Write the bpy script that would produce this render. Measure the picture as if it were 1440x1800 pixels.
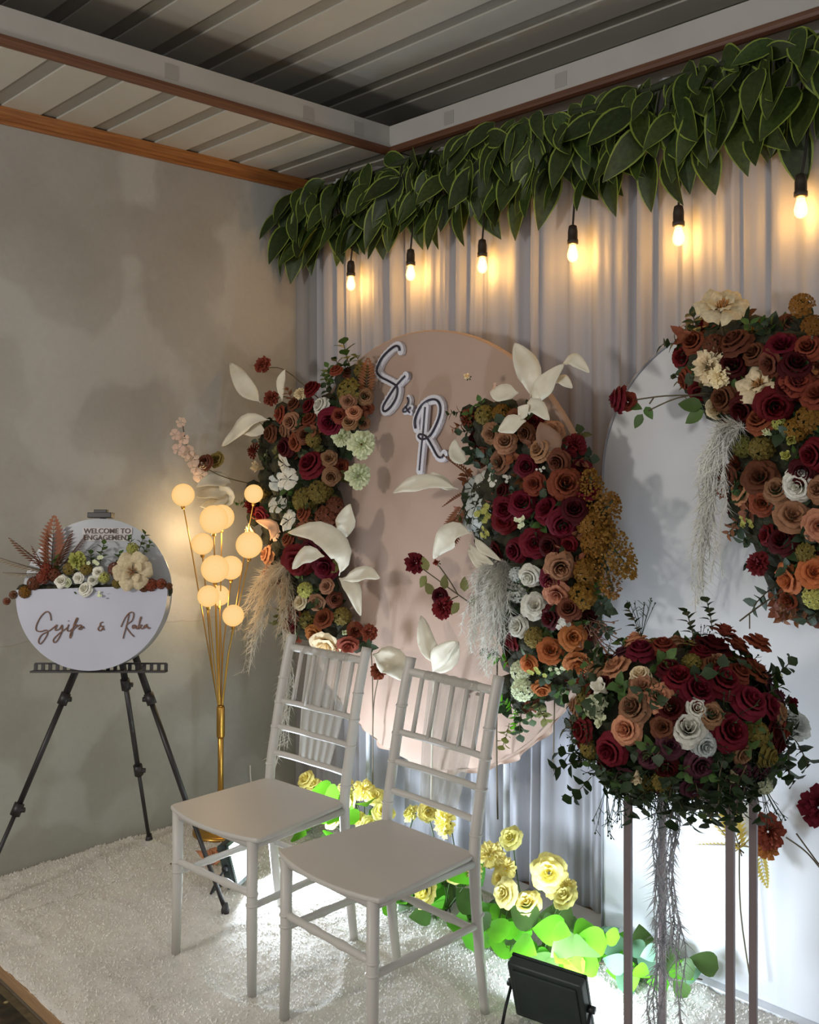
import bpy, math, random
from mathutils import Vector, Matrix, noise
for o in list(bpy.data.objects): bpy.data.objects.remove(o)
SC = bpy.context.scene; COL = SC.collection
PI = math.pi
rnd = random.Random(7)

# ------------------------------------------------------------------ camera
CAM = Vector((3.561, -2.705, 1.5)); FPX = 1744.0; HV = 798.0
FW = Vector((-.7205, .6935, 0)).normalized(); RT = Vector((FW.y, -FW.x, 0))
cd = bpy.data.cameras.new('camera'); cam = bpy.data.objects.new('camera', cd); COL.objects.link(cam)
cam.location = CAM
cam.rotation_euler = FW.to_track_quat('-Z', 'Y').to_euler()
cd.sensor_fit = 'HORIZONTAL'; cd.sensor_width = 36; cd.lens = 36*FPX/1440; cd.shift_y = -(900-HV)/1440
cd.clip_start = .05
SC.camera = cam

# ------------------------------------------------------------------ world, light, exposure
w = bpy.data.worlds.new('world'); SC.world = w; w.use_nodes = True
w.node_tree.nodes['Background'].inputs[0].default_value = (.84, .82, .80, 1)
w.node_tree.nodes['Background'].inputs[1].default_value = .55
vs = SC.view_settings
vs.view_transform = 'Standard'; vs.look = 'None'; vs.gamma = 1; vs.exposure = .25; vs.use_curve_mapping = False

def area(name, loc, target, sx, sy, power, color, spread=PI):
    l = bpy.data.lights.new(name, 'AREA'); l.shape = 'RECTANGLE'; l.size = sx; l.size_y = sy
    l.energy = power; l.color = color; l.spread = spread
    o = bpy.data.objects.new(name, l); COL.objects.link(o); o.location = loc
    o.rotation_euler = (Vector(target)-Vector(loc)).to_track_quat('-Z', 'Y').to_euler()
    return o
# added unseen fill: point light off to the left, weaker area behind the camera
rl = bpy.data.lights.new('room_fill', 'POINT'); rl.energy = 88; rl.color = (1, .95, .88); rl.shadow_soft_size = .14
ro = bpy.data.objects.new('room_fill', rl); COL.objects.link(ro); ro.location = (1.15, -3.75, 1.75)
area('rear_fill', (4.6, -3.6, 2.3), (1.0, -.8, 1.0), .8, .8, 9, (.96, .98, 1))

# ------------------------------------------------------------------ pixel -> world helpers (real planes in the room)
def ray(u, v): return FW + RT*((u-720)/FPX) + Vector((0, 0, (HV-v)/FPX))
def PY(u, v, y):
    d = ray(u, v); return CAM + d*((y-CAM.y)/d.y)
def PX(u, v, x):
    d = ray(u, v); return CAM + d*((x-CAM.x)/d.x)
def PZ(u, v, z):
    d = ray(u, v); return CAM + d*((z-CAM.z)/d.z)
def PC(u, v, y, xm=.035):
    p = PY(u, v, y); return p if p.x > xm else PX(u, v, xm)
def PD(u, v, depth): return CAM + ray(u, v)*depth

# ------------------------------------------------------------------ materials
def lin(c):
    out = []
    for x in c:
        x = x/255.
        out.append(x/12.92 if x <= .04045 else ((x+.055)/1.055)**2.4)
    return (out[0], out[1], out[2], 1)
MATS = {}
def mat(name, rgb, rough=.6, metal=0, var=.12, nscale=9, translucent=0, rand=0, bump=0, bscale=60, emit=None, alpha=None, stretch=None, spec=None, coord='Object', rgb2=None):
    if name in MATS: return MATS[name]
    m = bpy.data.materials.new(name); m.use_nodes = True; nt = m.node_tree; N = nt.nodes; L = nt.links
    b = N['Principled BSDF']; out = N['Material Output']
    b.inputs['Roughness'].default_value = rough; b.inputs['Metallic'].default_value = metal
    if spec is not None: b.inputs['Specular IOR Level'].default_value = spec
    c1 = lin(rgb); tc = N.new('ShaderNodeTexCoord'); mp = N.new('ShaderNodeMapping')
    L.new(tc.outputs[coord], mp.inputs[0])
    if stretch: mp.inputs['Scale'].default_value = stretch
    nz = N.new('ShaderNodeTexNoise'); nz.inputs['Scale'].default_value = nscale; nz.inputs['Detail'].default_value = 4
    L.new(mp.outputs[0], nz.inputs['Vector'])
    rp = N.new('ShaderNodeValToRGB'); L.new(nz.outputs['Fac'], rp.inputs[0])
    c2 = lin(rgb2) if rgb2 else tuple(min(1, x*(1+var)) for x in c1[:3])+(1,)
    c0 = c1 if rgb2 else tuple(x*(1-var) for x in c1[:3])+(1,)
    rp.color_ramp.elements[0].position = .3; rp.color_ramp.elements[0].color = c0
    rp.color_ramp.elements[1].position = .7; rp.color_ramp.elements[1].color = c2
    col = rp.outputs[0]
    if rand:
        oi = N.new('ShaderNodeObjectInfo'); hs = N.new('ShaderNodeHueSaturation')
        mr = N.new('ShaderNodeMapRange'); mr.inputs[3].default_value = 1-rand; mr.inputs[4].default_value = 1+rand
        L.new(oi.outputs['Random'], mr.inputs[0]); L.new(mr.outputs[0], hs.inputs['Value'])
        mh = N.new('ShaderNodeMapRange'); mh.inputs[3].default_value = .5-rand*.05; mh.inputs[4].default_value = .5+rand*.05
        mu = N.new('ShaderNodeMath'); mu.operation = 'FRACT'; mm = N.new('ShaderNodeMath'); mm.operation = 'MULTIPLY'; mm.inputs[1].default_value = 7.3
        L.new(oi.outputs['Random'], mm.inputs[0]); L.new(mm.outputs[0], mu.inputs[0]); L.new(mu.outputs[0], mh.inputs[0]); L.new(mh.outputs[0], hs.inputs['Hue'])
        L.new(col, hs.inputs['Color']); col = hs.outputs[0]
    L.new(col, b.inputs['Base Color'])
    if bump:
        bn = N.new('ShaderNodeTexNoise'); bn.inputs['Scale'].default_value = bscale; bn.inputs['Detail'].default_value = 5
        L.new(mp.outputs[0], bn.inputs['Vector'])
        bp = N.new('ShaderNodeBump'); bp.inputs['Strength'].default_value = bump; bp.inputs['Distance'].default_value = .01
        L.new(bn.outputs['Fac'], bp.inputs['Height']); L.new(bp.outputs[0], b.inputs['Normal'])
    sh = b.outputs[0]
    if translucent:
        t = N.new('ShaderNodeBsdfTranslucent'); L.new(col, t.inputs[0]); mx = N.new('ShaderNodeMixShader'); mx.inputs[0].default_value = translucent
        L.new(sh, mx.inputs[1]); L.new(t.outputs[0], mx.inputs[2]); sh = mx.outputs[0]
    if alpha is not None:
        t = N.new('ShaderNodeBsdfTransparent'); mx = N.new('ShaderNodeMixShader'); mx.inputs[0].default_value = alpha
        L.new(t.outputs[0], mx.inputs[1]); L.new(sh, mx.inputs[2]); sh = mx.outputs[0]
    if emit:
        b.inputs['Emission Color'].default_value = lin(emit[0]); b.inputs['Emission Strength'].default_value = emit[1]
    L.new(sh, out.inputs[0])
    MATS[name] = m; return m

# ------------------------------------------------------------------ mesh helpers
class MB:
    def __init__(s): s.v = []; s.f = []; s.m = []
    def add(s, vs, fs, mi=0):
        n = len(s.v); s.v += [tuple(x) for x in vs]; s.f += [tuple(i+n for i in f) for f in fs]; s.m += [mi]*len(fs); return s
    def box(s, a, b, mi=0, M=None):
        x0, y0, z0 = a; x1, y1, z1 = b
        vs = [Vector(p) for p in ((x0,y0,z0),(x1,y0,z0),(x1,y1,z0),(x0,y1,z0),(x0,y0,z1),(x1,y0,z1),(x1,y1,z1),(x0,y1,z1))]
        if M: vs = [M @ p for p in vs]
        return s.add(vs, [(0,3,2,1),(4,5,6,7),(0,1,5,4),(1,2,6,5),(2,3,7,6),(3,0,4,7)], mi)
    def tube(s, pts, r, n=8, mi=0, cap=True):
        pts = [Vector(p) for p in pts]; k = len(pts)
        rs = r if isinstance(r, (list, tuple)) else [r]*k
        t0 = (pts[1]-pts[0]).normalized(); a = Vector((0,0,1)) if abs(t0.z) < .9 else Vector((1,0,0))
        nrm = t0.cross(a).normalized(); vs = []; fs = []
        for i, p in enumerate(pts):
            t = (pts[min(i+1,k-1)]-pts[max(i-1,0)])
            if t.length < 1e-9: t = t0
            t.normalize(); nrm = (nrm-t*nrm.dot(t)).normalized(); bn = t.cross(nrm)
            for j in range(n):
                q = 2*PI*j/n; vs.append(p+(nrm*math.cos(q)+bn*math.sin(q))*rs[i])
        for i in range(k-1):
            for j in range(n):
                fs.append((i*n+j, i*n+(j+1)%n, (i+1)*n+(j+1)%n, (i+1)*n+j))
        if cap: fs.append(tuple(range(n-1,-1,-1))); fs.append(tuple((k-1)*n+j for j in range(n)))
        return s.add(vs, fs, mi)
    def lathe(s, prof, n=16, c=(0,0,0), mi=0, M=None):
        c = Vector(c); vs = []; fs = []; k = len(prof)
        for (r, z) in prof:
            for j in range(n):
                q = 2*PI*j/n; p = Vector((r*math.cos(q), r*math.sin(q), z))
                if M: p = M @ p
                vs.append(p+c)
        for i in range(k-1):
            for j in range(n): fs.append((i*n+j, i*n+(j+1)%n, (i+1)*n+(j+1)%n, (i+1)*n+j))
        fs.append(tuple(range(n-1,-1,-1))); fs.append(tuple((k-1)*n+j for j in range(n)))
        return s.add(vs, fs, mi)
    def grid(s, fn, nu, nv, mi=0, mif=None):
        vs = [fn(i/nu, j/nv) for i in range(nu+1) for j in range(nv+1)]; n = len(s.v); s.v += [tuple(p) for p in vs]
        for i in range(nu):
            for j in range(nv):
                s.f.append((n+i*(nv+1)+j, n+i*(nv+1)+j+1, n+(i+1)*(nv+1)+j+1, n+(i+1)*(nv+1)+j)); s.m.append(mif(i, j) if mif else mi)
        return s
    def ball(s, c, r, n=8, k=5, mi=0, sc=(1,1,1)):
        c = Vector(c); vs = []; fs = []
        for i in range(k+1):
            a = PI*i/k
            for j in range(n):
                q = 2*PI*j/n; vs.append(c+Vector((math.sin(a)*math.cos(q)*r*sc[0], math.sin(a)*math.sin(q)*r*sc[1], -math.cos(a)*r*sc[2])))
        for i in range(k):
            for j in range(n): fs.append((i*n+j, i*n+(j+1)%n, (i+1)*n+(j+1)%n, (i+1)*n+j))
        return s.add(vs, fs, mi)
    def mesh(s, name, mats, smooth=True):
        me = bpy.data.meshes.new(name); me.from_pydata(s.v, [], s.f); me.update()
        for m in (mats if isinstance(mats, (list, tuple)) else [mats]): me.materials.append(m)
        me.polygons.foreach_set('material_index', s.m)
        if smooth: me.polygons.foreach_set('use_smooth', [True]*len(s.f))
        return me
    def build(s, name, mats, parent=None, smooth=False, label=None, kind=None):
        o = bpy.data.objects.new(name, s.mesh(name, mats, smooth)); COL.objects.link(o)
        if parent: o.parent = parent
        if label: o['label'] = label
        if kind: o['kind'] = kind
        return o
def tag(o, label, cat, group=None, kind=None):
    o['label'] = label; o['category'] = cat
    if group: o['group'] = group
    if kind: o['kind'] = kind
    return o
def thing(name, label, cat, loc=(0,0,0), rz=0, group=None):
    o = bpy.data.objects.new(name, None); COL.objects.link(o); o.location = loc; o.rotation_euler = (0,0,rz); o.empty_display_size = .1
    return tag(o, label, cat, group)
def bevel(o, w=.003, seg=2):
    m = o.modifiers.new('bevel', 'BEVEL'); m.width = w; m.segments = seg; m.limit_method = 'ANGLE'; return o
def struct(o): o['kind'] = 'structure'; return o
def copy_tree(o, parent=None):
    c = o.copy(); COL.objects.link(c); c.parent = parent
    for ch in [x for x in o.children]: copy_tree(ch, c)
    return c
def catmull(P, n=5):
    P = [Vector(p) for p in P]; out = []
    for i in range(len(P)-1):
        a = P[max(i-1,0)]; b = P[i]; c = P[i+1]; d = P[min(i+2,len(P)-1)]
        for k in range(n):
            t = k/n; out.append(.5*((2*b)+(c-a)*t+(2*a-5*b+4*c-d)*t*t+(3*b-a-3*c+d)*t**3))
    out.append(P[-1]); return out

# ================================================================== SETTING
# ---- left wall: plaster, its random patches part stain, part painted-in shadow
def wall_material():
    m = bpy.data.materials.new('plaster'); m.use_nodes = True; nt = m.node_tree; N = nt.nodes; L = nt.links; b = N['Principled BSDF']
    b.inputs['Roughness'].default_value = .7; b.inputs['Specular IOR Level'].default_value = .3
    g = N.new('ShaderNodeNewGeometry')
    def ramp(scale, p0, p1, c0, c1, det=4, rough=.55, mapping=None):
        n = N.new('ShaderNodeTexNoise'); n.inputs['Scale'].default_value = scale; n.inputs['Detail'].default_value = det; n.inputs['Roughness'].default_value = rough
        L.new(g.outputs['Position'], n.inputs['Vector'])
        r = N.new('ShaderNodeValToRGB'); r.color_ramp.elements[0].position = p0; r.color_ramp.elements[1].position = p1
        r.color_ramp.elements[0].color = c0; r.color_ramp.elements[1].color = c1; L.new(n.outputs['Fac'], r.inputs[0]); return r.outputs[0]
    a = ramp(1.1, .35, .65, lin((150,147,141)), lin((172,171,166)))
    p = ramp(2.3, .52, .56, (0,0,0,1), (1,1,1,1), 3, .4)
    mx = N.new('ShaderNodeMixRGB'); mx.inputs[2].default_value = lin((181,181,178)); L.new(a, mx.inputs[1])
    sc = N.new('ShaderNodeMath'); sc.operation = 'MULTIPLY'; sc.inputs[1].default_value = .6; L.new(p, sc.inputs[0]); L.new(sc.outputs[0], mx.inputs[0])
    s = ramp(40, .3, .7, (.93,.93,.93,1), (1.0,1.0,1.0,1), 6, .7)
    m2 = N.new('ShaderNodeMixRGB'); m2.blend_type = 'MULTIPLY'; m2.inputs[0].default_value = 1; L.new(mx.outputs[0], m2.inputs[1]); L.new(s, m2.inputs[2])
    # faint crack line about 0.79 m up, wobbling, and a cream-green repaint below it
    sx = N.new('ShaderNodeSeparateXYZ'); L.new(g.outputs['Position'], sx.inputs[0])
    nn = N.new('ShaderNodeTexNoise'); nn.inputs['Scale'].default_value = 5; L.new(g.outputs['Position'], nn.inputs['Vector'])
    ad = N.new('ShaderNodeMath'); ad.operation = 'MULTIPLY_ADD'; ad.inputs[1].default_value = .05; L.new(nn.outputs['Fac'], ad.inputs[0]); L.new(sx.outputs['Z'], ad.inputs[2])
    sb = N.new('ShaderNodeMath'); sb.operation = 'SUBTRACT'; sb.inputs[1].default_value = .845; L.new(ad.outputs[0], sb.inputs[0])
    lo = N.new('ShaderNodeMath'); lo.operation = 'LESS_THAN'; lo.inputs[1].default_value = 0; L.new(sb.outputs[0], lo.inputs[0])
    m3 = N.new('ShaderNodeMixRGB'); m3.blend_type = 'MULTIPLY'; m3.inputs[2].default_value = (.95,.96,.90,1); L.new(lo.outputs[0], m3.inputs[0]); L.new(m2.outputs[0], m3.inputs[1])
    ab = N.new('ShaderNodeMath'); ab.operation = 'ABSOLUTE'; L.new(sb.outputs[0], ab.inputs[0])
    l2 = N.new('ShaderNodeMath'); l2.operation = 'LESS_THAN'; l2.inputs[1].default_value = .0025; L.new(ab.outputs[0], l2.inputs[0])
    l3 = N.new('ShaderNodeMath'); l3.operation = 'MULTIPLY'; l3.inputs[1].default_value = .22; L.new(l2.outputs[0], l3.inputs[0])
    m4 = N.new('ShaderNodeMixRGB'); m4.inputs[2].default_value = lin((120,108,84)); L.new(l3.outputs[0], m4.inputs[0]); L.new(m3.outputs[0], m4.inputs[1])
    L.new(m4.outputs[0], b.inputs['Base Color'])
    bn = N.new('ShaderNodeTexNoise'); bn.inputs['Scale'].default_value = 12; bn.inputs['Detail'].default_value = 8; L.new(g.outputs['Position'], bn.inputs['Vector'])
    bp = N.new('ShaderNodeBump'); bp.inputs['Strength'].default_value = .25; bp.inputs['Distance'].default_value = .01; L.new(bn.outputs['Fac'], bp.inputs['Height']); L.new(bp.outputs[0], b.inputs['Normal'])
    return m
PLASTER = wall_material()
m_white_trim = mat('white_trim', (176,174,170), .5, var=.06, nscale=4)
m_wood = mat('brown_wood', (120,70,34), .4, var=.3, nscale=6, stretch=(30,1,30), rgb2=(160,104,54))
m_wood_x = mat('brown_wood_x', (84,50,34), .5, var=.3, nscale=6, stretch=(1,30,30), rgb2=(104,66,44))
m_wood_y = mat('dark_brown_wood_y', (84,52,36), .5, var=.3, nscale=6, stretch=(30,1,30), rgb2=(112,72,48))
m_panel = mat('ceiling_panel_pvc', (184,180,170), .24, var=.05, nscale=3)
m_strip = mat('ceiling_strip_pvc', (138,134,124), .4, var=.06, nscale=3)
m_dark = mat('cove_dark', (60,56,52), .8, var=.1)

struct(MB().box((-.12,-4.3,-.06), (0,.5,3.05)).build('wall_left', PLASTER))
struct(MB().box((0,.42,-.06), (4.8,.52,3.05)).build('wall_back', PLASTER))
# ceilings: bearing board with single panels and recessed joint strips
cl = struct(MB().box((0,-4.3,2.742), (.59,.42,2.75)).build('ceiling_soffit', m_dark)); cl.name = 'ceiling'
def panels(parent, x0, x1, z, ph, y0=-4.2, y1=.36):
    me1 = MB().box((x0, 0, z), (x1, .138, z+.014)).mesh('ceiling_panel', m_panel, False)
    me2 = MB().box((x0, .140, z+.006), (x1, .198, z+.014)).mesh('joint_strip', m_strip, False)
    k = math.floor((y0-ph)/.2)
    while ph+.2*k < y1:
        y = ph+.2*k; k += 1
        if y < y0: continue
        for nm, me in (('ceiling_panel', me1), ('joint_strip', me2)):
            o = bpy.data.objects.new(nm, me); COL.objects.link(o); o.parent = parent; o.location = (0, y, 0)
panels(cl, .002, .585, 2.726, -1.116)
cu = struct(MB().box((.1,-4.3,3.0), (4.8,.42,3.01)).build('ceiling', m_dark))
panels(cu, .12, 4.8, 2.984, -1.0)
# back soffit strip over the curtain
struct(MB().box((.59,.04,2.742), (4.8,.42,2.75)).build('ceiling', m_panel))
# trims
def cornice(name, prof, along, a0, a1, m):
    mb = MB(); n = len(prof); vs = []
    for t in (a0, a1):
        for (p, z) in prof: vs.append((p, t, z) if along == 'y' else (t, p, z))
    fs = [(i, (i+1)%n, n+(i+1)%n, n+i) for i in range(n)]+[tuple(range(n-1,-1,-1)), tuple(range(n, 2*n))]
    return struct(mb.add(vs, fs).build(name, m))
cornice('trim_1', [(0,2.676),(.012,2.676),(.014,2.686),(.024,2.688),(.026,2.697),(.036,2.70),(.046,2.712),(.05,2.7255),(0,2.7255)], 'y', -4.3, .42, m_wood)
cornice('trim_2', [(.588,2.714),(.604,2.712),(.618,2.717),(.622,2.726),(.622,2.738),(.588,2.741)], 'y', -4.3, .03, m_wood_y)
cornice('trim_3', [(.045,2.714),(.03,2.712),(.016,2.717),(.012,2.726),(.012,2.738),(.045,2.741)], 'x', .588, 4.8, m_wood_x)
t4 = struct(MB().box((.592,-4.3,2.739), (.612,.04,2.826)).build('trim_4', m_white_trim))
t5 = struct(MB().box((.592,.022,2.739), (4.8,.042,2.826)).build('trim_5', m_white_trim))
m_patch = mat('patch_grey', (156,154,150), .5, var=.05)  # small flat grey squares on the white fascia
for y in (-.17, -.42, -1.0, -2.08): MB().box((.612, y, 2.755), (.6135, y+.05, 2.805)).build('grey_patch', m_patch, t4)
for x in (.92, 1.45): MB().box((x, .0205, 2.755), (x+.05, .022, 2.805)).build('grey_patch', m_patch, t5)

# ground floor and platform
fl = struct(MB().box((0,-4.3,-.08), (4.8,.42,-.05)).build('floor', mat('floor_tile', (120,112,98), .5, nscale=3)))
m_ply = mat('plywood_edge', (158,126,92), .6, var=.2, nscale=5, stretch=(2,20,60), bump=.1)
pf = thing('stage_platform', 'low plywood stage with pale brown front edge under the white carpet', 'platform', (0,-1.54,-.048))
bevel(MB().box((.005,.012,0), (3.1,1.955,.04)).build('deck', m_ply, pf), .002)
bevel(MB().box((.005,-.006,0), (3.1,.011,.038)).build('edge_board', m_ply, pf), .002)
# white display base between carpet and backdrop arch
bb = MB().box((.34,-.165,-.008), (3.1,-.02,.006)).build('base_board', mat('glossy_white_board', (214,216,220), .18, var=.04), None)
bevel(bb, .002); tag(bb, 'glossy white base board along the foot of the curtains and white arch', 'board')

# patterned rug on the floor
def rug_material():
    m = bpy.data.materials.new('rug_pattern'); m.use_nodes = True; nt = m.node_tree; N = nt.nodes; L = nt.links; b = N['Principled BSDF']
    b.inputs['Roughness'].default_value = .95
    tc = N.new('ShaderNodeTexCoord'); v = N.new('ShaderNodeTexVoronoi'); v.inputs['Scale'].default_value = 26; L.new(tc.outputs['Object'], v.inputs['Vector'])
    r = N.new('ShaderNodeValToRGB'); e = r.color_ramp.elements; e[0].position = .18; e[0].color = lin((182,170,130)); e[1].position = .3; e[1].color = lin((66,52,34))
    x = e.new(.6); x.color = lin((50,42,26)); x = e.new(.24); x.color = lin((110,72,46)); L.new(v.outputs['Distance'], r.inputs[0])
    n = N.new('ShaderNodeTexNoise'); n.inputs['Scale'].default_value = 30; L.new(tc.outputs['Object'], n.inputs['Vector'])
    r2 = N.new('ShaderNodeValToRGB'); r2.color_ramp.elements[0].position = .45; r2.color_ramp.elements[0].color = (.55,.6,.5,1); r2.color_ramp.elements[1].position = .6; r2.color_ramp.elements[1].color = (1,1,1,1); L.new(n.outputs['Fac'], r2.inputs[0])
    mx = N.new('ShaderNodeMixRGB'); mx.blend_type = 'MULTIPLY'; mx.inputs[0].default_value = 1; L.new(r.outputs[0], mx.inputs[1]); L.new(r2.outputs[0], mx.inputs[2]); L.new(mx.outputs[0], b.inputs['Base Color'])
    return m
rg = thing('patterned_rug', 'dark brown rug with beige flowers on the floor in front of the stage', 'rug', (1.4,-2.2,-.05))
MB().box((-1.38,-1.2,0), (2.4,.45,.006)).build('rug_field', rug_material(), rg)
m_rb = mat('rug_border', (88,76,52), .95, var=.3, nscale=40)
for y0, y1 in ((.45,.475), (.535,.56), (.62,.64)): MB().box((-1.38,y0,0), (2.4,y1,.0075)).build('border_band', m_rb, rg)
MB().box((-1.38,.475,0), (2.4,.535,.0065)).build('border_pattern', rug_material(), rg)
MB().box((-1.38,.56,0), (2.4,.62,.0065)).build('border_pattern', rug_material(), rg)

# white carpets
m_carpet = mat('carpet_white', (236,233,226), .95, var=.05, nscale=5, bump=.25, bscale=90, translucent=.3)
def carpet(name, x0, x1, y0, y1, label, step, ntuft, seed):
    nx = int((x1-x0)/step); ny = int((y1-y0)/step)
    def hz(x, y):
        h = .002+.006*noise.noise(Vector((x*5, y*5, seed)))+.0035*noise.noise(Vector((x*28, y*28, 3)))
        r = abs(noise.noise(Vector((x*2.2+seed, y*3.5, 8)))); h += .008*max(0, 1-r*9)
        e = min(x-x0, x1-x, y-y0, y1-y); return h-max(0, .02-e)*.4
    c = thing(name, label, 'carpet', (0,0,0))
    MB().grid(lambda s, t: (x0+(x1-x0)*s+.004*noise.noise(Vector((t*30, s*40, seed))), y0+(y1-y0)*t+.004*noise.noise(Vector((s*40, 5, seed))), hz(x0+(x1-x0)*s, y0+(y1-y0)*t)), nx, ny).build('carpet_ground', m_carpet, c, True)
    rr = random.Random(seed); mb = MB(); v = mb.v; f = mb.f
    for i in range(ntuft):
        x = rr.uniform(x0, x1); y = rr.uniform(y0, y1); z = hz(x, y); a = rr.uniform(0, 6.28); wv = .0035; h = rr.uniform(.003, .007)
        dx, dy = math.cos(a)*wv, math.sin(a)*wv; n = len(v)
        v.append((x-dx, y-dy, z-.002)); v.append((x+dx, y+dy, z-.002)); v.append((x+rr.uniform(-.007,.007), y+rr.uniform(-.007,.007), z+h)); f.append((n, n+1, n+2)); mb.m.append(0)
    mb.build('carpet_pile', m_carpet, c, True, kind='stuff')
carpet('shag_carpet', .328, 3.1, -1.545, -.16, 'large white shag carpet under both chairs and the flood lights', .014, 60000, 11)
carpet('shag_carpet', .004, .33, -1.545, .0, 'narrow strip of white shag carpet along the plaster wall', .014, 9000, 23)

# ------------------------------------------------------------------ curtains
m_curt = mat('sheer_white', (186,185,192), .75, var=.04, nscale=2, translucent=.25)
m_gcurt = mat('grey_drape', (138,136,136), .8, var=.06, nscale=2)
def curtain(name, x0, x1, y, z0, z1, seed, m, label, amp=.024, per=.088, fine=.3):
    rr = random.Random(seed); n = int((x1-x0)/.006); xs = [x0+(x1-x0)*i/n for i in range(n+1)]
    offs = []; ph = rr.uniform(0,6)
    for x in xs:
        ph += .006/per*2*PI*(1+1.1*noise.noise(Vector((x*7, seed, 0)))); a = amp*(.35+1.7*abs(noise.noise(Vector((x*4, seed*3.1, 1)))))
        s = math.sin(ph); offs.append((math.copysign(abs(s)**.7, s)*a+fine*amp*math.sin(ph*2.7+seed)*noise.noise(Vector((x*11, 2, seed)))*2))
    nz = 26
    def fn(s, t):
        i = min(n, round(s*n)); z = z0+(z1-z0)*t
        wob = .012*noise.noise(Vector((xs[i]*3, z*.9, seed)))
        return (xs[i]+wob*.8*(1-t), y+offs[i]*(1.15-.35*t)+wob, z)
    c = MB().grid(fn, n, nz).build(name, m, None, True)
    return tag(c, label, 'curtain')
curtain('drape', .0, .26, .02, .0, 2.66, 5, m_gcurt, 'plain grey drape hanging in the corner beside the plaster wall', .010, .13, .1)
curtain('sheer_curtain', .17, .80, -.01, .0, 2.66, 1, m_curt, 'white pleated sheer curtain nearest the plaster wall, left edge over the grey drape')
curtain('sheer_curtain', .78, 1.42, -.012, .0, 2.66, 2, m_curt, 'white pleated sheer curtain behind the round pink backdrop')
curtain('sheer_curtain', 1.40, 2.0, -.01, .0, 2.66, 3, m_curt, 'white pleated sheer curtain between the pink backdrop and the white arch')
curtain('sheer_curtain', 1.98, 2.95, -.012, .0, 2.66, 4, m_curt, 'white pleated sheer curtain behind the white arch at the right')
rd = thing('curtain_rail', 'metal rail along the curtain top, behind the leaf garland', 'rail', (0,0,0))
MB().tube([(0,.045,2.64),(3.0,.045,2.64)], .012, 10).build('rail', mat('rail_metal', (150,150,150), .4, 1), rd)

# ------------------------------------------------------------------ round pink backdrop and white arch
def pink_disc():
    cx, cz, R, y = 1.051, 1.166, .766, -.22
    t = thing('round_backdrop', 'round dusty pink fabric backdrop standing before the curtain', 'backdrop', (cx, y, 0))
    m = mat('pink_fabric', (172,146,130), .8, var=.04, nscale=3, bump=.06, bscale=300)
    def fn(s, q):
        a = 2*PI*q; r = R*s; x = r*math.cos(a); z = r*math.sin(a)
        low = max(0, -z/R-.25)*max(0, s-.35)
        wr = .014*low*math.sin(30*a+6*noise.noise(Vector((x*3, z*3, 0))))+.02*low*noise.noise(Vector((x*9, z*14, 4)))
        return (x, -.012+wr-.002*s, cz+z)
    MB().grid(fn, 30, 160).build('fabric_face', m, t, True)
    mb = MB(); n = 96; vs = []
    for (r, y0) in ((R,-.014),(R+.006,-.008),(R+.006,.012),(R,.018),(0,.018)):
        for j in range(n): a = 2*PI*j/n; vs.append((r*math.cos(a), y0, cz+r*math.sin(a)))
    fs = [(i*n+j, i*n+(j+1)%n, (i+1)*n+(j+1)%n, (i+1)*n+j) for i in range(4) for j in range(n)]
    mb.add(vs, fs).build('fabric_edge', m, t, True)
    mb = MB(); n = 220                                           # loose gathered hem below the disc
    def hem(s, q):
        a = PI*(1.12+.76*q); rr = R+.02*s*(1+.4*math.sin(q*70))*(math.sin(q*PI)**.5)
        return (rr*math.cos(a), .004+.012*math.sin(q*130)*s, cz+rr*math.sin(a))
    mb.grid(hem, 3, n).build('gathered_hem', m, t, True)
    mm = mat('stand_white_metal', (186,186,190), .4, .2)
    for x in (-.33,.36):
        MB().tube([(x,.032,0.0),(x,.032,1.6)], .011, 8).build('upright', mm, t, True)
        MB().tube([(x,-.13,.012),(x,.16,.012)], .010, 8).build('foot', mm, t, True)
    MB().tube([(-.33,.032,.5),(.36,.032,.5)], .009, 8).build('cross_bar', mm, t, True)
pink_disc()
def arch():
    cx, hw, zs, y = 2.205, .45, 1.42, -.118
    t = thing('arch_backdrop', 'tall white arched backdrop panel at the right of the pink circle', 'backdrop', (cx, y, .006))
    m = mat('arch_white', (208,209,212), .62, var=.03, nscale=2, bump=.05, bscale=5)
    out = [(-hw,0)]+[(-hw*math.cos(PI*i/48), zs+hw*math.sin(PI*i/48)) for i in range(49)]+[(hw,0)]
    n = len(out); mb = MB()
    vs = [(x,-.012,z) for x, z in out]+[(x,.012,z) for x, z in out]
    mb.add(vs, [tuple(range(n)), tuple(range(2*n-1, n-1, -1))]+[(i, n+i, n+(i+1)%n, (i+1)%n) for i in range(n)])
    bevel(mb.build('panel', m, t), .003)
    mb = MB(); rim = [(x*1.004, -.013, z+.002*(z>1)) for x, z in out]
    mb.tube(rim, .0045, 6); mb.build('edge_piping', mat('piping_grey', (150,150,156), .6), t, True)
arch()

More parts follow.
